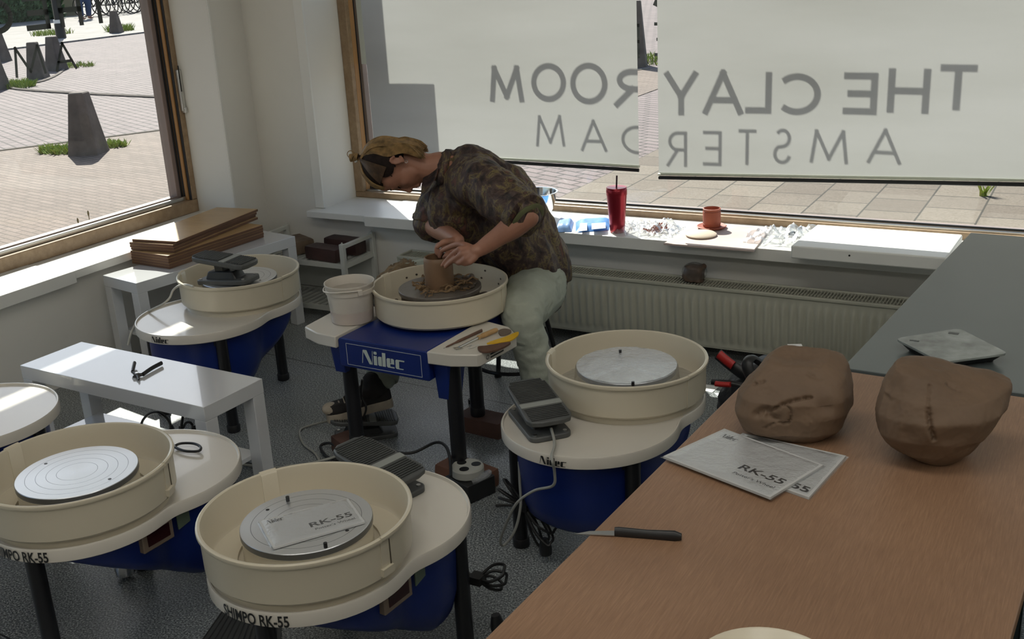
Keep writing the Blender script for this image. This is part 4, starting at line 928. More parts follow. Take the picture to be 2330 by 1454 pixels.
# scissors on the left foreground wheel
t = thing('scissors', 'scissors with one black loop handle on the left foreground wheel', 'scissors')
lp = cat([(-2.301, 2.045, 0.4280), (-2.296, 2.064, 0.4300), (-2.257, 2.075, 0.4320), (-2.220, 2.065, 0.4320), (-2.209, 2.046, 0.4300), (-2.243, 2.034, 0.4280), (-2.275, 2.036, 0.4280)], 5, True)
b = MB(); R = []
for k, p in enumerate(lp):
    e = (lp[(k+1) % len(lp)]-lp[k-1]).normalized(); n_ = Vector((-e.y, e.x, 0)); R.append([p+n_*.004*cos(2*pi*j/8)+Vector((0, 0, .004))*sin(2*pi*j/8) for j in range(8)])
b.rings(R, loop=True); b.build('handle', BLACKP, t, 60)
MB().tube([(-2.296, 2.043, 0.4280), (-2.318, 2.027, 0.4270), (-2.348, 2.011, 0.4260)], .004, 6, [(.005, .003), (.006, .003), (.001, .001)]).build('blade', SILVER, t)
cord('cable', [(-2.328, 2.053, 0.4280), (-2.336, 2.066, 0.4350), (-2.343, 2.071, 0.4400), (-2.334, 2.057, 0.4360)], .0012, SILVER, None, 'tiny curled wire on the left foreground wheel beside the scissors')

# ---------------------------------------------------------------- trolley with dark blocks
t = thing('shelf_trolley', 'white slatted shelf trolley with dark clay blocks against the back wall', 'trolley', (0, 0, 0)); x0, x1, y0, y1 = -3.86, -3.30, 4.175, 4.425
for x in (x0, x1):
    for y in (y0, y1): MB().box((x, y, .2075), (.024, .024, .385)).cyl((x, y, .40), (x, y, .408), .004, n=8).build('post', WMET, t, bevel=.0015)
    MB().box((x, (y0+y1)/2, .385), (.022, y1-y0, .018)).build('side_rail', WMET, t, bevel=.001)
for z in (.285, .055):
    b = MB(); b.box(((x0+x1)/2, y0, z), (x1-x0, .018, .024)); b.box(((x0+x1)/2, y1, z), (x1-x0, .018, .024))
    for x in (x0, x1): b.box((x, (y0+y1)/2, z), (.018, y1-y0, .024))
    for k in range(14): b.box((x0+.03+k*(x1-x0-.06)/13, (y0+y1)/2, z+.004), (.016, y1-y0, .010))
    b.build('slatted_shelf', WMET, t, bevel=.001)
b = MB(); b.box(((x0+x1)/2, y1+.004, .17), (x1-x0, .004, .2)); b.build('back_panel', WMET, t)
GC = 'dark clay blocks on the trolley'
DC = clay_mat('dark_wrapped_clay', (.060, .030, .026), .5, .45)
brick('clay_block', (-3.445, 4.225, .300), (.215, .085, .065), radians(-7), 'front dark brown clay block on the white trolley', GC, DC, 1); brick('clay_block', (-3.43, 4.365, .300), (.215, .085, .075), radians(-4), 'rear dark brown clay block on the white trolley, taller than the front one', GC, DC, 2)
brick('clay_block', (-3.70, 4.31, .300), (.17, .12, .065), radians(-25), 'greyish brown clay block at the left of the trolley behind the bench', GC, clay_mat('mouldy_clay', (.16, .11, .07), .6, .7), 4)

# ---------------------------------------------------------------- things on the back sill
def px_(p): return p
t = thing('mixing_bowl', 'polished steel mixing bowl on the back sill behind the person', 'bowl', (-2.415, 4.56, .5035))
pr_ = [(.001, 0), (.045, 0), (.062, .010), (.085, .045), (.098, .09), (.103, .125), (.110, .126), (.110, .128), (.101, .1275), (.095, .09), (.082, .046), (.060, .013), (.001, .004)]
MB().lathe(pr_, 56).build('bowl_shell', CHROME, t, 50)
t = thing('tumbler', 'tall red metallic tumbler with a dark straw on the back sill', 'tumbler', (-1.932, 4.422, .5035)); t.scale = (1.10, 1.10, 1.02)
MB().lathe([(.001, 0), (.028, 0), (.030, .003), (.036, .10), (.041, .165), (.0425, .17), (.0425, .190), (.040, .196), (.001, .199)], 40).build('cup', TUMB, t, 40)
MB().lathe([(.0395, .196), (.0425, .1975), (.0405, .2015), (.001, .2015)], 40).build('lid', TUMB, t); MB().cyl((0, 0, .20), (.002, .002, .252), .0035, n=10).build('straw', mat('dark_purple_straw', (.03, .008, .02), .4), t)
def packet(pts, z, h, lab, m=BLUEP, mark=True):
    P = [Vector(p) for p in pts]; C = sum(P, Vector())/4; N = 14; V = []; F = []
    for top in (1, 0):
        for i in range(N+1):
            for j in range(N+1):
                u_, v_ = i/N, j/N; p = P[0].lerp(P[1], u_).lerp(P[3].lerp(P[2], u_), v_); e = min(u_, 1-u_, v_, 1-v_)
                q = min(1, e*6); zz = z+(h*q+.004*noise.noise(p*60)*q+.001 if top else 0); V.append((p.x, p.y, zz))
    M_ = (N+1)**2
    for i in range(N):
        for j in range(N):
            a = i*(N+1)+j; F += [(a, a+1, a+N+2, a+N+1), (M_+a, M_+a+N+1, M_+a+N+2, M_+a+1)]
    return V, F
t = thing('wipes_packet', 'blue soft plastic packet beside the red tumbler', 'packet'); V, F = packet([(-2.106, 4.352, 0.5030), (-1.982, 4.438, 0.5030), (-2.052, 4.624, 0.5030), (-2.195, 4.538, 0.5030)], .5035, .022, ''); MB().add(V, F).build('pouch', BLUEP, t, 60)
V, F = packet([(-2.063, 4.299, 0.5260), (-2.036, 4.323, 0.5260), (-2.093, 4.448, 0.5260), (-2.121, 4.432, 0.5260)], .527, .0015, ''); MB().add(V, F).build('white_mark', WPAPER, t, 60); V, F = packet([(-2.023, 4.343, 0.5260), (-1.972, 4.383, 0.5260), (-2.015, 4.480, 0.5260), (-2.070, 4.446, 0.5260)], .527, .0015, ''); MB().add(V, F).build('white_mark', mat('pale_blue_print', (.45, .6, .8), .4), t, 60)
t = thing('wipes_packet', 'smaller light blue packet between the person and the larger blue one', 'packet'); V, F = packet([(-2.203, 4.331, 0.5030), (-2.132, 4.360, 0.5030), (-2.199, 4.528, 0.5030), (-2.275, 4.514, 0.5030)], .5035, .028, ''); MB().add(V, F).build('pouch', mat('light_blue_film', (.22, .38, .68), .3, var=.25), t, 60)
def crumple(name, c, r_, h, lab, seed, m=FILM, nx=46):
    V = []; F = []; n = nx
    for i in range(n+1):
        for j in range(n+1):
            u_, v_ = i/n*2-1, j/n*2-1; q = max(abs(u_), abs(v_)); ed = max(0, 1-q**3)
            p = Vector((u_*3.1+seed, v_*2.4, seed)); z = abs(noise.noise(p*.8))*1.3+abs(noise.noise(p*1.9))*.55+abs(noise.noise(p*5))*.12
            wob = 1+.22*noise.noise(Vector((atan2(v_, u_)*1.2, seed, 1)))+.1*noise.noise(Vector((u_*6, v_*6, seed+2)))
            V.append((c[0]+u_*r_[0]*wob, c[1]+v_*r_[1]*wob, c[2]+.002+h*z*(ed**.5)))
    for i in range(n):
        for j in range(n): a = i*(n+1)+j; F.append((a, a+1, a+n+2, a+n+1))
    return tag(MB().add(V, F).build(name, m, None, 30), lab, 'plastic film')
crumple('plastic_film', (-1.80, 4.48, .5035), (.135, .11), .055, 'crinkled clear film with reddish clay crumbs on the back sill', 1.0)
crumple('plastic_film', (-1.215, 4.52, .5035), (.13, .14), .06, 'crinkled clear film between the dusty board and the white slab', 5.0)
tag(ribbons(40, (-1.77, 4.49), 0, .055, .507, .03, .003).build('clay_crumbs', TERRA, None, 60), 'reddish clay crumbs on the clear film', 'clay crumbs', None, 'stuff')
t = thing('dark_clip', 'small black and white clip under the clear film by the white slab', 'clip'); MB().tube(cat([(-1.194, 4.558, 0.5150), (-1.177, 4.573, 0.5220), (-1.158, 4.557, 0.5120), (-1.142, 4.539, 0.5100)], 4), .005, 6).build('body', BLACKP, t); MB().lathe([(.016, 0), (.022, .002), (.018, .006)], 20, c=(-1.182, 4.550, 0.5080)).build('ring', mat('beige_ring', (.5, .42, .3), .5), t)
t = thing('clay_dusted_board', 'thin pinkish dusted board overhanging the back sill', 'board', (0, 0, 0)); B_ = [(-1.655, 4.275), (-1.265, 4.285), (-1.300, 4.655), (-1.630, 4.640)]
MB().prism(B_, .5035, .511).build('panel', PINKB, t, 20); 
t = thing('terracotta_mug', 'red terracotta mug standing on a saucer on the dusted board', 'mug', (-1.545, 4.580, .5112)); t.scale = (1.08, 1.08, 1.05)
MB().lathe([(.001, 0), (.045, 0), (.058, .006), (.061, .010), (.058, .012), (.045, .008), (.001, .008)], 40).build('saucer', TERRA, t, 50)
MB().lathe([(.001, .008), (.034, .008), (.036, .012), (.0365, .070), (.0345, .075), (.0345, .079), (.0365, .082), (.0365, .086), (.033, .087), (.032, .08), (.032, .014), (.001, .012)], 40).build('cup_body', TERRA, t, 50)
for z in (.020, .072): MB().lathe([(.0362, z), (.0375, z+.0015), (.0362, z+.003)], 40).build('ridge', TERRA, t)
cd = MB().lathe([(.001, 0), (.060, 0), (.066, .003), (.067, .008), (.060, .013), (.001, .0145)], 40, c=(-1.545, 4.44, .5112)).build('clay_disc', PALEC, None, 50); tag(cd, 'pale round clay disc in front of the terracotta mug', 'clay disc')
t = thing('plaster_slab', 'thick white plaster slab at the right end of the back sill', 'slab'); MB().prism([(-1.10, 4.235), (-.515, 4.235), (-.505, 4.60), (-1.085, 4.60)], .5035, .556).build('slab', PLASTER, t, bevel=.006); MB().cyl((-.87, 4.2355, .535), (-.87, 4.2335, .535), .004, n=8).build('dark_spot', BLACK, t)
lump = MB().prism(rrect(.085, .07, .02), 0.0, .07); me = remesh(lump, .006, 1, lambda p, n_: .009*noise.noise(p*26)+.004*noise.noise(p*70))
o = link('clay_lump', me, clay_mat('dark_lump', (.10, .065, .045), .4, .6), None, 60, loc=(-1.538, 4.335, .338)); tag(o, 'dark clay lump in thin film on the radiator', 'clay lump')
MB().ell((0, 0, .040), (.056, .046, .042)).build('film_wrap', FILMW, o, 180)

# ---------------------------------------------------------------- work tables on the right
t = thing('work_table', 'oak veneered work table in the right foreground', 'table')
P = [(-.853, -.55), (-.02-.14, -.55), (.00, 2.475), (-.698, 2.503)]
P = [(-.855, -.55), (-.152, -.58), (-.016, 2.470), (-.700, 2.503)]
MB().prism(P, .722, .75).build('table_top', TABLEW, t, 20, bevel=.002)
for x, y in ((-.80, -.45), (-.20, -.48), (-.10, 2.35), (-.62, 2.38)): MB().box((x, y, .361), (.06, .06, .722)).build('leg', TABLEG, t, bevel=.003)
MB().box((-.41, 1.0, .68), (.04, 2.6, .08)).build('under_rail', TABLEG, t)
t = thing('work_table', 'dark grey work table behind the oak one', 'table')
MB().prism([(-.520, 2.512), (.55, 2.47), (.66, 3.84), (-.402, 3.885)], .722, .75).build('table_top', TABLEG, t, 20, bevel=.002)
for x, y in ((-.42, 2.62), (.47, 2.58), (.56, 3.74), (-.33, 3.78)): MB().box((x, y, .361), (.06, .06, .722)).build('leg', BLACK, t, bevel=.003)
t = thing('green_block', 'dark green block just right of the oak table', 'cabinet', (0, 0, 0)); MB().prism([(-.120, -.55), (.5, -.6), (.6, 2.42), (.006, 2.45)], .0, .70).build('body', mat('dark_green', (.035, .05, .035), .5), t, 20)  # plain dark green block along the table's right side
# clay blocks
def clayblock(name, pts_fn, loc, rz, lab, cracks):
    mb = MB(); pts_fn(mb); me = remesh(mb, .0022, 8, None)
    def d(p): return .008*noise.noise(p*11)+.0028*noise.noise(p*30+Vector((4, 2, 1)))+.0007*noise.noise(p*120)
    from mathutils.kdtree import KDTree
    kd = KDTree(len(me.vertices)); [kd.insert(v.co, i) for i, v in enumerate(me.vertices)]; kd.balance()
    Mi = (Matrix.Translation(loc) @ Matrix.Rotation(rz, 4, 'Z')).inverted(); pc = []
    for world, pts, w_, dep in cracks:
        P = cat([(Mi @ Vector(p)) if world else Vector(p) for p in pts], 8)
        pc += [(kd.find(p)[0], w_, dep*(.55+.9*abs(noise.noise(p*60)))) for p in P]
    add = {}
    for p, w_, dep in pc:
        for co, i, dist in kd.find_range(p, w_*2.6): add[i] = max(add.get(i, 0), dep*math.exp(-(dist/w_)**2))
    cracks = []
    nr = [v.normal.copy() for v in me.vertices]
    for v, n_ in zip(me.vertices, nr):
        k = d(v.co)-add.get(v.index, 0)
        for a, b_, w_, dep in cracks:
            a, b_ = Vector(a), Vector(b_); s = max(0, min(1, (v.co-a).dot(b_-a)/(b_-a).length_squared)); q = (v.co-(a+(b_-a)*s)).length
            k -= 1.5*dep*math.exp(-(q/w_)**2)
        v.co += n_*k
        if v.co.z < 0: v.co.z = 0
    o = link(name, me, CLAY, None, 180, loc=loc); o.rotation_euler = (0, 0, rz); return tag(o, lab, 'clay block')
KX = [1.0]
def rings_z(m, L):
    m.rings([cat([Vector((x*KX[0], y, z if not isinstance(z, tuple) else z[0]+z[1]*x+z[2]*y)) for x, y in pts], 4, True) for z, pts in L])
def body1(m):
    rings_z(m, ((0.0, [(-.050, -.050), (.03, -.060), (.072, -.01), (.062, .06), (-.02, .080), (-.068, .05)]), (.022, [(-.088, -.074), (.02, -.086), (.094, -.035), (.092, .075), (-.02, .100), (-.094, .06)]),
        (.060, [(-.100, -.080), (.02, -.092), (.106, -.045), (.104, .080), (-.02, .105), (-.102, .06)]), ((.098, .0, .06), [(-.096, -.076), (.015, -.088), (.104, -.045), (.100, .080), (-.01, .105), (-.094, .06)]),
        ((.135, -.03, .22), [(-.074, -.052), (.015, -.060), (.088, -.028), (.084, .075), (.0, .095), (-.068, .06)]), ((.155, -.03, .20), [(-.050, -.015), (.01, -.020), (.058, .0), (.056, .06), (.0, .070), (-.045, .05)])))
clayblock('clay_block', body1, (-.533, 2.122, .7505), radians(6), 'left block of raw brown clay with a curling crack on the oak table', [(1, [(-0.561, 2.035, 0.8250), (-0.541, 2.035, 0.8420), (-0.515, 2.035, 0.8610), (-0.476, 2.035, 0.8820)], .0034, .012), (1, [(-0.583, 2.035, 0.8190), (-0.567, 2.035, 0.8300), (-0.561, 2.035, 0.8160), (-0.546, 2.035, 0.8120)], .0075, .013), (1, [(-0.547, 2.035, 0.8370), (-0.529, 2.035, 0.8420), (-0.518, 2.035, 0.8280), (-0.523, 2.035, 0.8060), (-0.542, 2.035, 0.8060)], .0028, .009), (1, [(-0.553, 2.035, 0.8030), (-0.567, 2.035, 0.7930)], .003, .007), (0, [(-.03, .02, .165), (0, .03, .168), (.02, .03, .168)], .026, .010), (0, [(-.075, -.055, .12), (-.055, -.055, .128)], .004, .007), (1, [(-0.452, 2.050, 0.8470), (-0.435, 2.050, 0.8400)], .016, .012), (1, [(-0.499, 2.090, 0.9010), (-0.477, 2.090, 0.8900)], .005, .004)])
def body2(m):
    KX[0] = .90
    rings_z(m, ((.0, [(-.030, -.030), (.02, -.045), (.055, .0), (.045, .06), (-.01, .07), (-.04, .03)]), (.025, [(-.065, -.055), (.01, -.080), (.080, -.025), (.075, .07), (-.01, .095), (-.075, .04)]),
        (.065, [(-.094, -.070), (.005, -.105), (.108, -.045), (.100, .075), (.0, .115), (-.098, .05)]), ((.110, .05, .0), [(-.106, -.068), (-.002, -.108), (.118, -.055), (.135, .065), (.0, .115), (-.102, .05)]),
        ((.150, -.02, .1), [(-.104, -.052), (-.006, -.088), (.095, -.050), (.140, .065), (.0, .100), (-.100, .05)]), ((.175, -.18, .10), [(-.080, -.030), (-.010, -.050), (.045, -.030), (.085, .055), (.0, .07), (-.070, .04)]), ((.186, -.15, .1), [(-.045, -.010), (-.010, -.018), (.015, -.008), (.03, .035), (.0, .045), (-.035, .03)])))
clayblock('clay_block', body2, (-.256, 2.105, .7505), radians(2), 'right wedge-shaped block of raw brown clay with a vertical crack on the oak table', [(1, [(-0.254, 2.020, 0.9570), (-0.257, 2.010, 0.9250), (-0.254, 2.000, 0.8990), (-0.251, 2.000, 0.8730)], .003, .005), (1, [(-0.255, 2.000, 0.8990), (-0.251, 2.000, 0.8680), (-0.246, 2.000, 0.8510), (-0.240, 2.000, 0.8340)], .0042, .014), (1, [(-0.338, 2.050, 0.9160), (-0.321, 2.050, 0.9090)], .01, .004), (1, [(-0.215, 2.060, 0.9520), (-0.199, 2.060, 0.9500)], .006, .008), (1, [(-0.338, 2.050, 0.8880), (-0.323, 2.040, 0.8840)], .006, .004)])
# booklets in thin sleeves
def booklet(P, z, lab, grp, ttl=True, over=.006):
    t = thing('instruction_booklet', lab, 'booklet', (0, 0, 0), 0, grp); a, b_, c, d = [Vector((p[0], p[1], 0)) for p in P]   # near-left, near-right, far-right, far-left (text runs a->b)
    MB().prism([(a.x, a.y), (b_.x, b_.y), (c.x, c.y), (d.x, d.y)], z, z+.005).build('pages', PAPER, t, 20)
    u_ = (b_-a); w_ = u_.length; u_.normalize(); v_ = (d-a); h = v_.length; v_.normalize()
    def fn(ox, oy, sx=1): return lambda x, y: (a+u_*(ox+x*sx)+v_*(oy+y)+Vector((0, 0, z+.0054)))
    if ttl:
        V, F, L = textmesh('RK-55', .030, 1.35, .0006); onto('title_text', V, F, fn(w_*.93-L, h*.30), INK, t)
        V, F, L = textmesh("Potter's Wheel", .013, 1.2); onto('subtitle_text', V, F, fn(w_*.93-L, h*.17), INK, t)
        V, F, L = logo(.017); onto('maker_logo', V, F, fn(w_*.07, h*.80), INK, t)
    n = 16; V = []; F = []
    for i in range(n+1):
        for j in range(n+1):
            x = -.02+1.04*i/n; y = -.02+1.04*j/n; p = a.lerp(b_, x).lerp(d.lerp(c, x), y); inn = 0 < i < n and 0 < j < n
            V.append((p.x, p.y, z+.0062+(.0022*abs(noise.noise(p*45)) if inn else 0)-(.0045 if not inn else 0)))
    for i in range(n):
        for j in range(n): k = i*(n+1)+j; F.append((k, k+n+1, k+n+2, k+1))
    MB().add(V, F).build('clear_sleeve', FILMW, t, 30); return t
GBK = 'grey booklets in clear sleeves'
booklet([(-0.491, 1.796, 0.7560), (-0.434, 1.963, 0.7560), (-0.662, 2.053, 0.7550), (-0.733, 1.882, 0.7560)][::-1] and [(-0.733, 1.882, 0.7560), (-0.491, 1.796, 0.7560), (-0.434, 1.963, 0.7560), (-0.662, 2.053, 0.7550)], .7565, 'upper grey booklet on the oak table, its RK-55 title in full view', GBK)
booklet([(-0.669, 1.911, 0.7500), (-0.429, 1.834, 0.7500), (-0.405, 2.032, 0.7500), (-0.624, 2.059, 0.7500)], .7505, 'lower grey booklet on the oak table, mostly covered by the upper one', GBK, False)
V, F, L = textmesh('-55', .030, 1.35, .0006)
q = [Vector(p) for p in ((-0.665, 1.900, 0.7560), (-0.427, 1.824, 0.7560), (-0.403, 2.021, 0.7560))]; ux = (q[1]-q[0]).normalized(); uy = (q[2]-q[1]).normalized()
onto('title_text', V, F, lambda x, y: q[1]-ux*(L+.012-x)+uy*(.022+y)+Vector((0, 0, .0004)), INK, bpy.data.objects['instruction_booklet.001'])
booklet([(-1.532, 1.586, 0.5210), (-1.412, 1.763, 0.5210), (-1.516, 1.839, 0.5210), (-1.645, 1.668, 0.5210)], .5312-.0115, 'grey booklet lying on the wheel head of the front wheel', GBK)
# knife, scale, bowl rim
t = thing('paring_knife', 'small kitchen knife with black handle near the edge of the oak table', 'knife')
A_, B_, C_ = Vector((-0.773, 1.549, 0.7520)), Vector((-0.707, 1.577, 0.7540)), Vector((-0.593, 1.606, 0.7570))
V0 = Vector((0, 0, .001)); u_ = (C_-B_).normalized(); s_ = Vector((-u_.y, u_.x, 0)); b = MB(); b.tube([B_+V0, B_+(C_-B_)*.06+V0, B_+(C_-B_)*.5, B_+(C_-B_)*.9, C_], .007, 12, [(.0105, .0065), (.0115, .0068), (.0098, .0065), (.0112, .007), (.006, .0055)]); b.build('handle', BLACKP, t, 60)
b = MB(); n1, n2 = B_+s_*.008, B_-s_*.0085; b.add([A_+Vector((0, 0, .0)), n1, n2, A_-Vector((0, 0, .0012)), n1-Vector((0, 0, .0014)), n2-Vector((0, 0, .0014)), A_+(B_-A_)*.35+s_*.009], [(0, 2, 1, 6), (3, 4, 5), (0, 3, 5, 2), (0, 6, 1, 4, 3), (1, 2, 5, 4)]); b.build('blade', SILVER, t, 20)
t = thing('kitchen_scale', 'flat square glass-topped kitchen scale smeared with clay on the dark grey table', 'scale', (-.300, 2.682, .7505), radians(-2.5+45-45))
S_ = [(-.132, -.004), (-.004, .130), (.130, -.006), (.002, -.125)]
q = cat([], 1) if False else None
def rpoly(P, r_, n=5):
    out = []; m = len(P)
    for i in range(m):
        p0, p1, p2 = Vector(P[i-1]), Vector(P[i]), Vector(P[(i+1) % m]); a = p1+(p0-p1).normalized()*r_; c = p1+(p2-p1).normalized()*r_
        for k in range(n+1): s = k/n; out.append(tuple(a*(1-s)**2+p1*2*s*(1-s)+c*s*s))
    return out
SP = rpoly(S_, .02); MB().prism(SP, .021, .027).build('glass_plate', SCALET, t, 30, bevel=.001)
MB().prism([(x*.8, y*.8) for x, y in SP], .004, .021, top=[(x*.96, y*.96) for x, y in SP]).build('base', BLACKP, t, 30)
for a in (0, 90, 180, 270): MB().cyl((.085*cos(radians(a)), .085*sin(radians(a)), 0), (.085*cos(radians(a)), .085*sin(radians(a)), .005), .012, n=12).build('foot', BLACKP, t)
b = MB(); b.box((-.085, -.004, .0273), (.022, .008, .0006)); b.box((-.01, .085, .0273), (.024, .014, .0006)); b.build('display_mark', mat('scale_marks', (.05, .055, .055), .4), t, 0)
t = thing('cream_bowl', 'cream bowl rim just peeping in at the bottom of the picture, on the oak table', 'bowl', (-.335, 1.235, .7505)); MB().lathe([(.001, 0), (.05, 0), (.075, .02), (.100, .055), (.102, .058), (.098, .057), (.07, .022), (.001, .006)], 48).build('bowl_shell', CREAM, t, 50)

# black bag with red straps behind the table, papers on the floor
t = thing('backpack', 'black bag with two red paddle straps on the floor beyond the oak table', 'bag')
bb = MB(); bb.ell((-.92, 3.42, .20), (.20, .17, .20)); bb.ell((-.98, 3.42, .28), (.10, .11, .10)); me = remesh(bb, .012, 2, lambda p, n_: .014*noise.noise(p*12)+.007*noise.noise(p*30))
link('bag_body', me, BAG, t, 180)
def strap(P, wd, m, nm):
    b = MB(); P = cat(P, 5); b.tube(P, .01, 8, [(wd, .012)]*len(P)); return b.build(nm, m, t, 60)
strap([(-0.971, 3.300, 0.3570), (-1.004, 3.300, 0.3710), (-1.052, 3.310, 0.3950), (-1.095, 3.320, 0.4200)], .022, BLACKP, 'strap_edge'); strap([(-1.035, 3.295, 0.3960), (-1.064, 3.300, 0.4120), (-1.087, 3.305, 0.4260)], .017, RED, 'red_pad')
strap([(-0.973, 3.250, 0.3470), (-1.032, 3.250, 0.3510), (-1.092, 3.250, 0.3480)], .010, BLACKP, 'strap_edge'); strap([(-1.024, 3.235, 0.3530), (-1.050, 3.235, 0.3500), (-1.075, 3.235, 0.3490)], .009, RED, 'red_pad')
strap([(-0.949, 3.240, 0.3670), (-0.974, 3.250, 0.4240), (-0.966, 3.280, 0.4370), (-0.938, 3.300, 0.4110)], .02, BLACKP, 'top_loop')
b = MB(); bb = MB(); bb.ell((-.80, 3.36, .34), (.14, .1, .06)); me = remesh(bb, .01, 1, lambda p, n_: .018*noise.noise(p*20)); link('quilted_flap', me, mat('navy_quilted', (.03, .03, .05), .45, var=.5, vs_=60), t, 180)
MB().box((-0.840, 3.320, 0.4750), (.045, .02, .02), .4).build('white_tag', WPAPER, t)
for P, lab in (([(-1.391, 4.017, 0.0020), (-1.319, 4.014, 0.0020), (-1.325, 3.943, 0.0020), (-1.365, 3.952, 0.0020)], 'white paper scrap on the floor nearest the wheel pan'), ([(-1.317, 3.946, 0.0020), (-1.250, 3.948, 0.0020), (-1.253, 3.870, 0.0020)], 'white triangular paper scrap on the floor by the table edge')):
    tag(MB().prism([(p[0], p[1]) for p in P], .0005, .0015).build('paper_scrap', WPAPER, None, 0), lab, 'paper')
crumple('plastic_film', (-1.02, 2.86, .02), (.10, .12), .10, 'clear film on the floor between the wheel and the oak table', 9.0)
t = thing('ribbed_mat', 'dark ribbed rubber mat on the floor at the bottom left', 'mat'); M_ = [(-2.032, 1.777, 0.0000), (-2.089, 1.938, 0.0000), (-1.893, 1.950, 0.0000), (-1.788, 1.824, 0.0000)]
MB().prism([(p[0], p[1]) for p in M_], .0, .006).build('mat_base', RUBG, t, 0)
b = MB(); a, c_ = Vector(M_[0]), Vector(M_[1]); d_ = Vector(M_[2])
for k in range(14): p = c_.lerp(d_, k/14); q_ = a.lerp(Vector(M_[3]), k/14); b.tube([p+Vector((0, 0, .006)), q_+Vector((0, 0, .006))], .0025, 5)
b.build('ribs', BLACKP, t)
t = thing('caster_wheel', 'small chrome and black caster on the floor under the left foreground wheel', 'caster', (-2.495, 1.950, 0.0000)); MB().cyl((-.012, 0, .022), (.012, 0, .022), .021, n=20).build('tyre', BLACKP, t); MB().lathe([(.0, .05), (.026, .048), (.030, .03), (.028, .012)], 20).build('chrome_hood', CHROME, t)
MB().cyl((0, 0, .045), (0, 0, .14), .008, n=10).build('stem', CHROME, t)

# ---------------------------------------------------------------- the potter
def loft(b, pts, rad, n=16, k=4):
    """tapered tube through pts (one radius or (a, b) per point), smoothly interpolated"""
    m = len(pts); P = cat(pts, k); R = []
    for i in range(m-1):
        for j in range(k):
            t_ = j/k; s = t_*t_*(3-2*t_); a, c = rad[i], rad[i+1]
            a = a if isinstance(a, tuple) else (a, a); c = c if isinstance(c, tuple) else (c, c); R.append((a[0]+(c[0]-a[0])*s, a[1]+(c[1]-a[1])*s))
    R.append(rad[-1] if isinstance(rad[-1], tuple) else (rad[-1],)*2)
    b.tube(P, 0, n, R); b.ell(P[0], (max(R[0])*.9,)*3, n=12, m=8); b.ell(P[-1], (max(min(R[-1])*.98, .002),)*3, n=12, m=8)
V3 = lambda *a: Vector(a)
PEL, WAI, CHE, UPC, NK0, NK1 = V3(-2.005, 3.68, .545), V3(-2.035, 3.64, .70), V3(-2.075, 3.53, .845), V3(-2.12, 3.46, .935), V3(-2.19, 3.425, .982), V3(-2.25, 3.395, .985)
HD = V3(-2.352, 3.345, .992)
LSH, LEL, LWR = V3(-1.985, 3.32, .955), V3(-1.722, 3.19, .880), V3(-1.870, 3.110, 0.7730)
RSH, REL, RWR = V3(-2.27, 3.60, .885), V3(-2.32, 3.50, .735), V3(-2.043, 3.250, 0.7560)
LHP, LKN, LAN = V3(-1.925, 3.60, .50), V3(-1.804, 3.260, 0.4880), V3(-1.70, 3.24, .10)
RHP, RKN, RAN = V3(-2.12, 3.68, .49), V3(-2.44, 3.47, .50), V3(-2.375, 3.155, .20)
hu = V3(-.87, -.45, -.12).normalized(); hf = V3(.05, .02, -1); hf = (hf-hu*hf.dot(hu)).normalized(); hs = hu.cross(hf).normalized()
HM = Matrix((hu, hf, hs)).transposed()                  # columns: crown, face, left side
H = lambda a, b_, c: HD + HM @ V3(a, b_, c)
bd = MB()
loft(bd, [PEL, WAI, CHE, UPC, NK0], [(.13, .11), (.115, .10), (.14, .105), (.13, .085), (.062, .058)])
loft(bd, [UPC, NK0, NK1, H(-.045, -.02, 0)], [.07, .056, .050, .050])
loft(bd, [UPC, LSH, LSH.lerp(LEL, .5), LEL], [.06, .055, .046, .041])
loft(bd, [LEL, LEL.lerp(LWR, .3), LEL.lerp(LWR, .7), LWR], [.040, (.043, .040), (.032, .029), (.026, .021)])
loft(bd, [UPC, RSH, RSH.lerp(REL, .5), REL], [.06, .055, .046, .041]); loft(bd, [REL, REL.lerp(RWR, .3), REL.lerp(RWR, .7), RWR], [.040, .040, .031, .024])
loft(bd, [PEL, LHP, LHP.lerp(LKN, .5), LKN], [.10, .085, .07, .052]); loft(bd, [LKN, LKN.lerp(LAN, .35), LAN], [.05, .050, .034])
loft(bd, [PEL, RHP, RHP.lerp(RKN, .5), RKN], [.10, .085, .07, .052]); loft(bd, [RKN, RKN.lerp(RAN, .35), RAN], [.05, .050, .034])
loft(bd, [LAN, LAN+V3(-.02, -.10, -.06)], [.034, .03]); loft(bd, [RAN, V3(-2.42, 3.09, .135)], [.034, .03])
# head: skull, jaw, cheeks, brow, nose, lips, chin, ears
E_ = lambda a, b_, c, ra, rb, rc, R=None: bd.ell(H(a, b_, c), (ra, rb, rc), HM if R is None else HM @ R, 20, 14)
E_(.030, -.018, 0, .090, .088, .072); E_(.020, .020, 0, .080, .066, .064); E_(-.035, .026, 0, .070, .060, .055); E_(-.022, .064, 0, .040, .026, .020); E_(-.060, .056, 0, .030, .024, .026); E_(-.068, .040, 0, .040, .036, .036)
E_(-.094, .054, 0, .019, .018, .020); E_(-.040, -.01, 0, .05, .05, .052)
for s in (-1, 1):
    E_(-.026, .050, s*.032, .026, .020, .020); E_(.024, .071, s*.024, .008, .012, .020); E_(-.055, .022, s*.040, .035, .026, .014)
    E_(.004, .063, s*.028, .011, .012, .014)
    # ear: rim ring, inner bowl and lobe
    for k in range(9):
        a = radians(-70+k*36); E_(-.018+.021*cos(a), -.036+.014*sin(a), s*(.074+.003*cos(a)), .0065, .0055, .0055)
    E_(-.016, -.034, s*.068, .016, .010, .006); E_(-.041, -.026, s*.070, .008, .007, .006)
E_(.030, .074, 0, .010, .012, .030); E_(.052, .062, 0, .030, .022, .042)
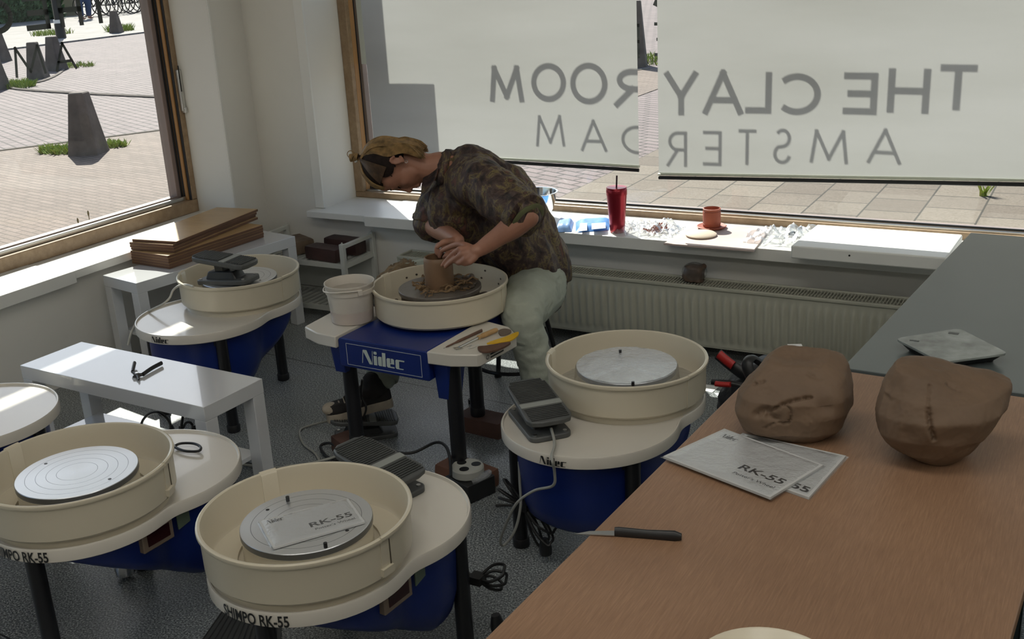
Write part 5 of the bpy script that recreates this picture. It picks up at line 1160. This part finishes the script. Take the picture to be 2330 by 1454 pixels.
loft(bd, [H(.020, .080, 0), H(-.008, .088, 0), H(-.032, .098, 0)], [.0085, .0085, .0092]); E_(-.036, .094, 0, .008, .011, .0095)
for s in (-1, 1): E_(-.040, .086, s*.010, .007, .009, .007)
E_(-.053, .082, 0, .010, .010, .018); E_(-.061, .0835, 0, .0052, .010, .021); E_(-.072, .080, 0, .0058, .010, .019); E_(-.084, .066, 0, .010, .010, .018)
# hands
def hand(wr, kn, fingers, thumb, rw=.036, th=.014):
    n_ = len(kn); c = sum(kn, Vector())/n_; loft(bd, [wr, wr.lerp(c, .35)], [.024, .024])
    for k in kn: loft(bd, [wr.lerp(c, .15), wr.lerp(k, .6), k], [.016, .0150, .0105], 10)
    for k, f in zip(kn, fingers): loft(bd, [k]+f, [.0102, .0092, .0084, .0070][:len(f)+1], 10)
    loft(bd, thumb, [.0155, .0125, .0108, .0080][:len(thumb)], 10)
LK = [V3(-1.935, 3.085, 0.7770), V3(-1.916, 3.070, 0.7660), V3(-1.901, 3.065, 0.7510), V3(-1.886, 3.068, 0.7390)]
hand(LWR, LK, [[V3(-1.971, 3.095, 0.7530), V3(-2.007, 3.108, 0.7240), V3(-2.029, 3.112, 0.7020)], [V3(-1.951, 3.078, 0.7430), V3(-1.983, 3.092, 0.7210), V3(-2.011, 3.105, 0.6990)],
               [V3(-1.931, 3.072, 0.7310), V3(-1.956, 3.090, 0.7270), V3(-1.973, 3.105, 0.7250)], [V3(-1.912, 3.075, 0.7290), V3(-1.938, 3.090, 0.7290), V3(-1.965, 3.110, 0.7270)]],
     [LWR.lerp(LK[0], .35), V3(-1.949, 3.120, 0.7830), V3(-1.998, 3.135, 0.7680), V3(-2.051, 3.150, 0.7430)])
RK = [V3(-2.082, 3.220, 0.7460), V3(-2.070, 3.215, 0.7320), V3(-2.060, 3.220, 0.7200), V3(-2.046, 3.225, 0.7150)]
hand(RWR, RK, [[V3(-2.096, 3.205, 0.7490), V3(-2.105, 3.200, 0.7350), V3(-2.104, 3.195, 0.7160)], [V3(-2.085, 3.205, 0.7270), V3(-2.090, 3.200, 0.7160), V3(-2.092, 3.195, 0.7040)],
               [V3(-2.061, 3.200, 0.7170), V3(-2.062, 3.190, 0.7130), V3(-2.067, 3.185, 0.7080)], [V3(-2.045, 3.205, 0.7140), V3(-2.049, 3.195, 0.7100), V3(-2.052, 3.190, 0.7060)]],
     [RWR.lerp(RK[0], .3), V3(-2.054, 3.190, 0.7660), V3(-2.063, 3.175, 0.7640), V3(-2.080, 3.170, 0.7490)])
PER = link('person', remesh(bd, .0034, 5), SKIN, smooth=180)
tag(PER, 'person with blond tied hair and camouflage shirt bending over the pot, hands on it', 'person')
# eyes, brows, earring
b = MB()
for s in (-1, 1):
    b.tube(cat([H(.004, .0735, s*.014), H(-.003, .0785, s*.027), H(.002, .069, s*.041)], 4), .0021, 6)
b.build('closed_eyelashes', HAIRD, PER, 60)
b = MB()
for s in (-1, 1): b.tube(cat([H(.027, .080, s*.014), H(.034, .078, s*.028), H(.028, .066, s*.041)], 4), .0022, 6, [(.0035, .0016)]*9)
b.build('eyebrows', mat('brown_brow', (.08, .04, .02), .7), PER, 60)
b = MB()
b.tube(cat([H(-.0665, .0905, -.017), H(-.0665, .0925, 0), H(-.0665, .0905, .017)], 4), .0011, 6); b.build('mouth_line', mat('lip_shade', (.16, .04, .035), .6), PER, 60)
b = MB(); torus(b, H(-.052, -.024, .073), .0055, .001, Matrix.Rotation(.4, 3, 'Z'), 14, 5); b.build('earring', SILVER, PER, 60)
# hair: close cropped dark sides, blond top tied into a small bun, loose ends at the nape
b = MB(); N = 64; Mn = 40; keep = []
P_ = []
for i in range(Mn+1):
    t_ = -pi/2+pi*i/Mn
    for k in range(N):
        a = 2*pi*k/N; x, y, z = cos(t_)*cos(a), cos(t_)*sin(a), sin(t_)
        p = V3(.033+.0955*x, -.014+.0945*y, .0790*z)
        if y > 0: p.y = -.014+.0945*y*.98
        P_.append(p)
for i in range(Mn):
    for k in range(N):
        q = (i*N+k, i*N+(k+1) % N, (i+1)*N+(k+1) % N, (i+1)*N+k); c = sum((P_[j] for j in q), Vector())/4; sd = abs(c.z)
        ok = c.x > .012+.62*max(c.y, -.02)-(.012 if sd > .055 and c.y < .03 else 0) if c.y > -.022 else c.x > -.055
        if c.y > .02 and c.x < .048+.15*c.y: ok = False
        if ok: keep.append(q)
b.add([H(*(p+p.normalized()*.0015*noise.noise(p*90))) for p in P_], keep); b.build('cropped_side_hair', HAIRD, PER, 180)
BUN = V3(.128, -.058, 0)
def strand(P, r_): return cat([H(*p) for p in P], 4), r_
b = MB()
def sh(x, y, z, k=1.0):   # push onto the skull shell
    d = V3(x-.033, y+.014, z); s = 1/sqrt((d.x/.0985)**2+(d.y/.0975)**2+(d.z/.082)**2); return V3(.033, -.014, 0)+d*s*k
for k in range(150):   # from forehead and temples over the crown into the tie
    c = random.uniform(-1, 1); z = .062*c; st_ = sh(.066-.012*abs(c), .08, z); 
    if st_.x < .045: st_ = sh(.055, .07, z)
    P = [st_, sh(.095, .045, z*.95), sh(.12, .0, z*.7), sh(.122, -.035, z*.4), BUN+V3(0, 0, z*.1)]; r_ = random.uniform(.0016, .0034); P = cat([H(*p) for p in P], 4); b.tube(P, r_, 5, [r_*.6]+[r_]*(len(P)-1))
b2 = MB()
for k in range(170):   # sides swept back into the tie
    s = random.choice((-1, 1)); u_ = random.random(); P = [sh(.060-.035*u_, .04-.055*u_, s*(.058+.012*u_)), sh(.080-.012*u_, .0-.035*u_, s*.056), sh(.11, -.040-.01*u_, s*.030), BUN+V3(0, 0, s*.006)]
    r_ = random.uniform(.0013, .0026); P = cat([H(*p) for p in P], 4); b2.tube(P, r_, 5)
b2.build('swept_side_hair', mat('brown_hair', (.060, .032, .015), .45, var=.5, vs_=50), PER, 60)
for k in range(240):   # loose sides hanging behind the ear to the nape
    s = random.choice((-1, 1)); u_ = random.random(); P = [sh(.105, -.058-.015*u_, s*.022), sh(.060, -.070-.03*u_, s*(.060-.02*u_)), sh(.010, -.056-.045*u_, s*(.078-.02*u_)), V3(-.045, -.058-.035*u_, s*(.078-.012*u_)), V3(-.082-.02*random.random(), -.040-.03*u_, s*(.072-.01*u_)), V3(-.105-.02*random.random(), -.020-.03*u_, s*(.066-.01*u_))]
    r_ = random.uniform(.0015, .0030); P = cat([H(*p) for p in P], 4); b.tube(P, r_, 5, [r_]*(len(P)-4)+[r_*.8, r_*.6, r_*.4, r_*.2])
for k in range(230):   # loose bob hanging from crown over the back of the head to the nape
    c = random.uniform(-1, 1); z = .070*c; l = random.uniform(.75, 1.1)
    P = [sh(.118, -.055, z*.35, 1.0), sh(.085, -.10, z*.8, 1.05), sh(.03, -.115, z, 1.06), sh(-.03, -.095, z, 1.10), V3(-.075, -.078-.012*(1-abs(c)), z*1.02), V3(-.075-.040*l, -.060+.028*abs(c)+random.uniform(-.006, .006), z*1.08+random.uniform(-.006, .006))]
    r_ = random.uniform(.0016, .0034); P = cat([H(*p) for p in P], 4); b.tube(P, r_, 5, [r_]*(len(P)-4)+[r_*.8, r_*.6, r_*.4, r_*.2])
b.build('blond_hair', HAIRB, PER, 60)
b = MB()
for k in range(26):
    a = random.uniform(0, 2*pi); r0 = random.uniform(.006, .012); c = BUN+V3(.012, -.002, 0); P = []
    for j in range(7):
        q = a+j*.9; P.append(c+V3(.006+.016*sin(q*.5+a), .013*cos(q), .013*sin(q)))
    b.tube(cat([H(*p) for p in P], 3), .0022, 5)
torus(b, H(.156, -.074, .004), .013, .0016, HM @ Matrix.Rotation(radians(90), 3, 'X'), 18, 5); b.build('hair_bun', HAIRB, PER, 60)
b = MB(); b.tube([H(.125, -.056, 0), H(.136, -.060, 0)], .009, 10); b.build('hair_tie', HAIRD, PER, 60)

# clothes
def folds(seed, a1=.006, a2=.003, s1=9, s2=24, st_=(1, 1, .45)):
    def f(p, n_):
        q = V3(p.x*st_[0], p.y*st_[1], p.z*st_[2])+V3(seed, 0, 0); return a1*(1-abs(noise.noise(q*s1))*3)+a2*(1-abs(noise.noise(q*s2+V3(3, 3, 3)))*3)
    return f
b = MB()
HEM = V3(-1.985, 3.66, .50)
loft(b, [V3(-1.975, 3.655, .475), PEL+V3(.01, -.01, .015), WAI+V3(.01, -.01, 0), CHE+V3(.02, 0, .01), UPC+V3(.02, .01, .012), NK0+V3(.03, .012, -.012)], [(.155, .160), (.168, .160), (.158, .140), (.160, .130), (.125, .098), (.080, .072)], 28)
loft(b, [V3(-1.90, 3.57, .50), V3(-1.95, 3.58, .60), V3(-2.02, 3.52, .72)], [.10, .12, .12]); loft(b, [V3(-2.14, 3.55, .60), V3(-2.15, 3.50, .70), V3(-2.16, 3.45, .80)], [.08, .10, .11])
loft(b, [UPC+V3(.02, -.01, .0), LSH+V3(.0, .01, .0), LSH.lerp(LEL, .45)+V3(.0, 0, .005), LSH.lerp(LEL, .86)], [.095, .088, .083, .074], 24)
loft(b, [UPC+V3(-.03, .03, -.02), RSH, RSH.lerp(REL, .5), RSH.lerp(REL, .98)], [.09, .085, .08, .072], 24)
loft(b, [V3(-2.12, 3.42, .89), V3(-2.20, 3.44, .80), V3(-2.20, 3.47, .72)], [.09, .085, .06], 20)
def cave(v):
    return v
sm = remesh(b, .0062, 5, folds(1.3, .0075, .0035, 10, 26))
link('shirt', sm, SHIRT, PER, 180)
# rolled left cuff and right cuff, collar
def band(name, c, ax, r_, h, th, m, seed, tilt=None):
    ax = ax.normalized(); x = ax.orthogonal().normalized(); y = ax.cross(x); R = []; n = 40
    prof = [(0, -h/2), (th, -h/2+.004), (th*1.25, 0), (th, h/2-.004), (0, h/2), (-th*.3, 0)]
    V = []; F = []
    for i in range(n):
        a = 2*pi*i/n
        for q, z in prof:
            rr = r_+q+.005*noise.noise(V3(cos(a)*2+seed, sin(a)*2, z*30)); p = c+ax*(z+.006*noise.noise(V3(cos(a)*1.5, sin(a)*1.5, seed)))+(x*cos(a)+y*sin(a))*rr; V.append(p)
    k = len(prof)
    for i in range(n):
        for j in range(k): F.append((i*k+j, ((i+1) % n)*k+j, ((i+1) % n)*k+(j+1) % k, i*k+(j+1) % k))
    return MB().add(V, F).build(name, m, PER, 60)
lx = (LEL-LSH); band('rolled_cuff', LSH.lerp(LEL, .93), lx, .058, .048, .020, SHIRT, 2); band('rolled_cuff', LSH.lerp(LEL, 1.01)+V3(0, 0, -.006), lx+V3(0, 0, -.10), .050, .016, .012, mat('olive_lining', (.11, .115, .05), .8), 6)
band('rolled_cuff', RSH.lerp(REL, .97), REL-RSH, .056, .04, .018, SHIRT, 4)
nx = (NK1-NK0).normalized()
band('collar', NK0+V3(.005, .0, -.008), nx+V3(-.1, 0, .25), .062, .034, .012, SHIRT, 9)
b = MB(); c0 = H(-.105, .03, .03)
for s, o_ in ((1, V3(.0, -.055, -.04)), (-1, V3(-.03, .01, -.055))):
    b = MB(); a = NK0+V3(.0, -.045*s, .0); b.rings([[a+V3(.01, 0, .03), a+V3(-.045, 0, .01), a+V3(-.055, 0, .0), a+V3(.0, 0, .02)], [a+o_*.6+V3(.01, 0, .0), a+o_*.6+V3(-.05, 0, -.02), a+o_*.6+V3(-.055, 0, -.028), a+o_*.6+V3(.0, 0, -.008)], [a+o_+V3(-.01, 0, -.02), a+o_+V3(-.045, 0, -.04), a+o_+V3(-.048, 0, -.046), a+o_+V3(-.015, 0, -.026)]]); b.build('collar_flap', SHIRT, PER, 60)
b = MB()
loft(b, [PEL+V3(0, .01, -.02), LHP+V3(.005, 0, -.005), LHP.lerp(LKN, .5)+V3(.0, 0, .003), LKN, LKN.lerp(LAN, .30)+V3(.0, .012, 0), LKN.lerp(LAN, .95)], [.125, .118, .100, .074, .064, .060], 22)
loft(b, [PEL+V3(0, .01, -.02), RHP, RHP.lerp(RKN, .5), RKN, RKN.lerp(RAN, .4), RKN.lerp(RAN, .96)], [.12, .105, .085, .070, .064, .058], 22)
link('trousers', remesh(b, .0065, 4, folds(7.1, .0028, .0022, 11, 34, (.7, .7, 1.2))), DENIM, PER, 180)
band('trouser_hem', RKN.lerp(RAN, .93), RAN-RKN, .056, .05, .008, DENIM, 12)
def sneaker(heel, toe, up, lab):
    d = (toe-heel); L = d.length; d.normalize(); z = V3(0, 0, 1); s = d.cross(z).normalized(); z = s.cross(d)
    t0 = MB(); prof = [(-.02, .030), (.02, .040), (.07, .037), (.13, .041), (.19, .046), (.235, .040), (.262, .022)]
    def sl(zz, k, out=0):
        L_ = [heel+d*x*L/.262+s*(w_*k+out)+z*zz for x, w_ in prof]; R_ = [heel+d*x*L/.262-s*(w_*k+out)+z*zz for x, w_ in prof][::-1]; return cat(L_+R_, 3, True)
    so = MB().rings([sl(0, 1), sl(.012, 1.03), sl(.030, 1.0), sl(.034, .96)]).build('sole', SOLE, PER, 50)
    b = MB(); b.rings([sl(.030, .95), sl(.045, .93), sl(.058, .80), sl(.066, .55)]); b.ell(heel+d*L*.12+z*.07, (.038, .042, .045)); loft(b, [heel+d*L*.12+z*.06, heel+d*L*.16+z*.11], [.042, .040]); loft(b, [heel+d*L*.2+z*.08, heel+d*L*.6+z*.055], [.036, .03])
    sh_ = link('canvas_shoe', remesh(b, .005, 2), CANVAS, PER, 180)
    MB().ell(heel+d*L*.90+z*.046, (.036, .036, .024)).build('toe_cap', SOLE, sh_)
    b = MB()
    for k in range(5): q = heel+d*L*(.42+k*.085)+z*(.097-.0085*k); b.tube(cat([q+s*.026-z*.008, q+z*.004, q-s*.026-z*.008], 3), .003, 6)
    b.build('laces', SOLE, sh_)
sneaker(V3(-2.352, 3.150, .105), V3(-2.515, 2.985, .078), None, ''); sneaker(V3(-1.70, 3.28, .0), V3(-1.62, 3.09, .0), None, '')
MB().tube(cat([V3(-2.50, 3.00, .073), V3(-2.42, 3.06, .090)], 2), .03, 6, [(.04, .012)]*3)
# towel over the far knee, stool
b = MB(); tc = RKN+V3(.0, -.01, .066); V = []; F = []; n = 40
for i in range(n+1):
    for j in range(n+1):
        u_, v_ = i/n*2-1, j/n*2-1; p = V3(tc.x+.115*u_+.02*noise.noise(V3(u_*2, v_*2, 4)), tc.y+.105*v_+.02*noise.noise(V3(u_*2, v_*2, 9)), 0)
        z = tc.z-.055*u_*u_-.065*v_*v_-.03*max(0, -u_)+.030*(1-abs(noise.noise(V3(u_*1.5, v_*3.6, 2)))*3)+.012*noise.noise(V3(u_*5, v_*7, 5)); V.append((p.x, p.y, z))
m_ = (n+1)**2; V += [(x, y, z-.009) for x, y, z in V]
for i in range(n):
    for j in range(n): a = i*(n+1)+j; F += [(a, a+1, a+n+2, a+n+1), (m_+a, m_+a+n+1, m_+a+n+2, m_+a+1)]
tag(MB().add(V, F).build('towel', TOWEL, None, 180), 'crumpled brown and green towel on the person\'s far knee', 'towel')
t = thing('stool', 'black tubular stool under the seated person', 'stool', (-2.06, 3.66, 0), radians(8))
MB().lathe([(.001, .400), (.165, .400), (.175, .408), (.172, .425), (.001, .43)], 40).build('seat', BLACKP, t, 50)
for a in (45, 135, 225, 315):
    x, y = cos(radians(a)), sin(radians(a)); lg = MB().tube([(x*.12, y*.12, .402), (x*.205, y*.205, .012)], .0105, 10).build('leg', BLACK, t); MB().cyl((x*.207, y*.207, 0), (x*.207, y*.207, .018), .016, n=12).build('foot_cap', GASK, lg)
b = MB(); torus(b, (0, 0, .15), .172, .008, Matrix.Rotation(radians(90), 3, 'X'), 40, 8); b.build('foot_ring', BLACK, t)
